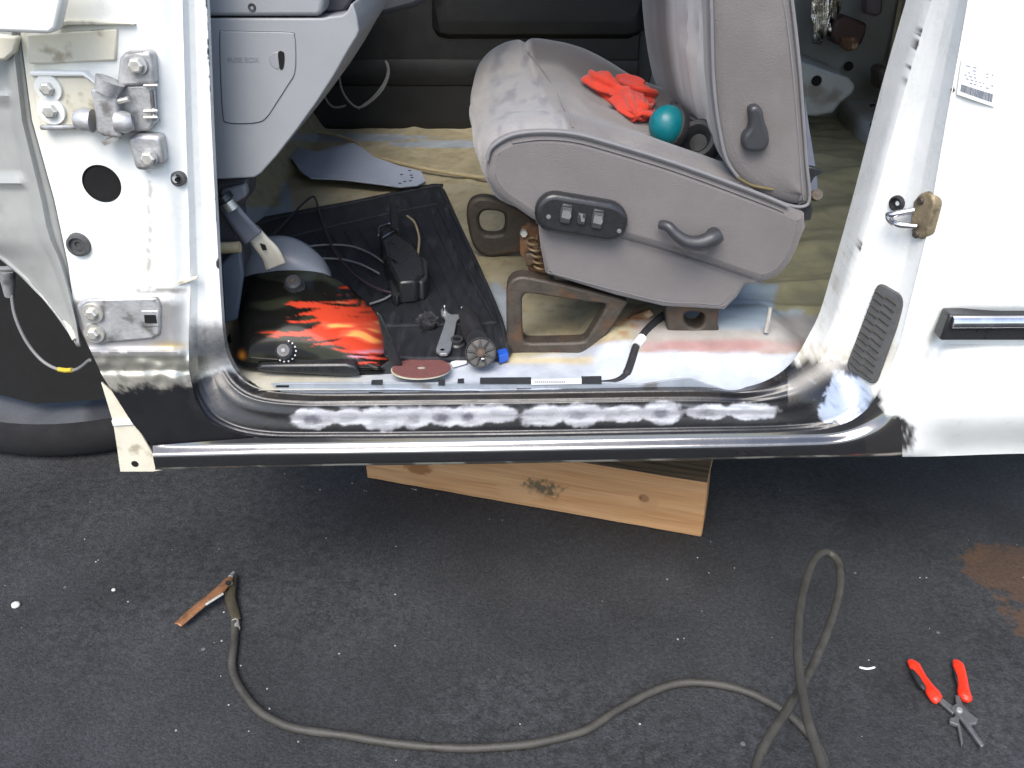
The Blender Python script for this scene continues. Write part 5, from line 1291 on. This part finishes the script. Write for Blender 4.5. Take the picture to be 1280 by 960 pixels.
V, F = tube([atZ(288, 722, .020), atZ(292, 716, .012)], [.005, .003], 8); mk('jaw', V, F, M['steel'], CL)
V, F = tube([atZ(294, 776, .011), atZ(295, 786, .010)], [.0062, .0068], 12); mk('cable_ferrule', V, F, M['zinc'], CL)

# ------------------------------------------------------------------ pliers
PL = thing('pliers', 'open long-nose pliers with red and black grips lying on asphalt', 'pliers', atZ(1198, 880, 0))
def flattube(pts, rad, name, mt, par, fl=.7, sm=8):
    P = cat([atZ(a_, b_, z) for a_, b_, z in pts], sm); rr = [inter(list(enumerate(rad)), i/sm) for i in range(len(P))]
    V, F = tube(P, rr, 14, fl); return mk(name, V, F, M[mt], par)
h1 = flattube([(1137, 826, .010), (1143, 832, .011), (1152, 846, .010), (1160, 857, .010), (1166, 866, .011), (1171, 874, .010), (1174, 877, .009)], [.005, .0094, .0078, .0082, .0108, .0102, .005], 'handle', 'redgrip', PL)
flattube([(1140, 838, .013), (1146, 847, .0135), (1153, 858, .013), (1157, 863, .011)], [.003, .0052, .005, .002], 'grip_inlay', 'rubber', h1, .8)
h2 = flattube([(1194, 826, .010), (1198, 832, .011), (1202, 845, .010), (1204, 856, .010), (1205, 866, .011), (1207, 872, .010), (1206, 876, .009)], [.005, .009, .008, .0082, .0098, .0098, .005], 'handle', 'redgrip', PL)
flattube([(1193, 836, .009), (1196, 847, .009), (1198, 856, .009)], [.002, .004, .002], 'grip_inlay', 'rubber', h2, .8)
slab('tang', [(1172, 874), (1177, 871), (1194, 884), (1192, 892)], .0105, .006, M['plier'], PL, .0015)
slab('tang', [(1194, 868), (1200, 869), (1204, 882), (1196, 884)], .0105, .006, M['plier'], PL, .0015)
slab('jaw', [(1188, 884), (1196, 878), (1204, 881), (1213, 891), (1223, 898), (1221, 904), (1213, 905), (1231, 931), (1227, 933), (1206, 904), (1199, 895)], .0125, .007, M['plier'], PL, .0018)
slab('jaw', [(1192, 884), (1199, 884), (1200, 893), (1199, 903), (1201, 905), (1204, 928), (1202, 931), (1197, 906), (1187, 902), (1187, 897), (1194, 895)], .0095, .007, M['plier'], PL, .0018)
V, F = lathe([(0, .003), (.004, .0028), (.005, .001), (.005, -.002)], atZ(1199, 888, .0125), (0, 0, 1), 18); mk('pivot', V, F, M['steel'], PL)

# ------------------------------------------------------------------ litter on the asphalt
def stone(c, r, seed):
    bm = bmesh.new(); bmesh.ops.create_icosphere(bm, subdivisions=2, radius=r)
    for v in bm.verts: v.co *= 1+.35*noise.noise(v.co*(1.4/r)*.5+Vector((seed, 0, 0))); v.co.z *= .65
    V = [v.co+c for v in bm.verts]; F = [tuple(q.index for q in f.verts) for f in bm.faces]; bm.free(); return V, F
pebs = [(19, 756, .0075, 'white pebble on the asphalt at the left edge'), (142, 737, .0036, 'small pale pebble left of the coppery clamp')]
for i, (a_, b_, r, lb) in enumerate(pebs):
    V, F = stone(atZ(a_, b_, r*.5), r, i*3.1); tag(mk('pebble', V, F, M['pebble'], angle=180), lb, 'pebble')
V, F = tube(cat([atZ(1074, 834, .002), atZ(1084, 836, .0025), atZ(1094, 834, .002)], 5), [.0008]+[.0017]*9+[.0008], 6); tag(mk('white_sliver', V, F, M['paper']), 'thin white sliver on asphalt between cable loop and pliers', 'litter')
parts = []
fixed = [(847, 799), (855, 798), (886, 716), (918, 710), (872, 697), (834, 724), (280, 765), (301, 832), (277, 801), (268, 803), (276, 845), (334, 861), (337, 886), (286, 881), (311, 914), (344, 907), (373, 927), (424, 817), (494, 743), (494, 807), (220, 913), (356, 592), (455, 613), (458, 614), (440, 604), (400, 612), (520, 612), (1150, 722), (1158, 722), (120, 702), (123, 700), (1086, 825), (612, 649), (800, 905), (650, 905), (760, 990), (518, 612), (515, 611), (546, 618), (628, 650), (106, 674), (160, 752)]
for i, (a_, b_) in enumerate(fixed):
    r = random.uniform(.001, .0019); parts.append(stone(atZ(a_, b_, r*.4), r, i*1.7))
for i in range(30):
    a_, b_ = random.uniform(-40, 1320), random.uniform(600, 990); r = random.uniform(.0006, .0012); parts.append(stone(atZ(a_, b_, r*.4), r, i*2.3))
V, F = join(*parts); mk('loose_grit', V, F, mat('grit', (.3, .3, .28), .9, var=.6, vscale=60), kind='stuff')
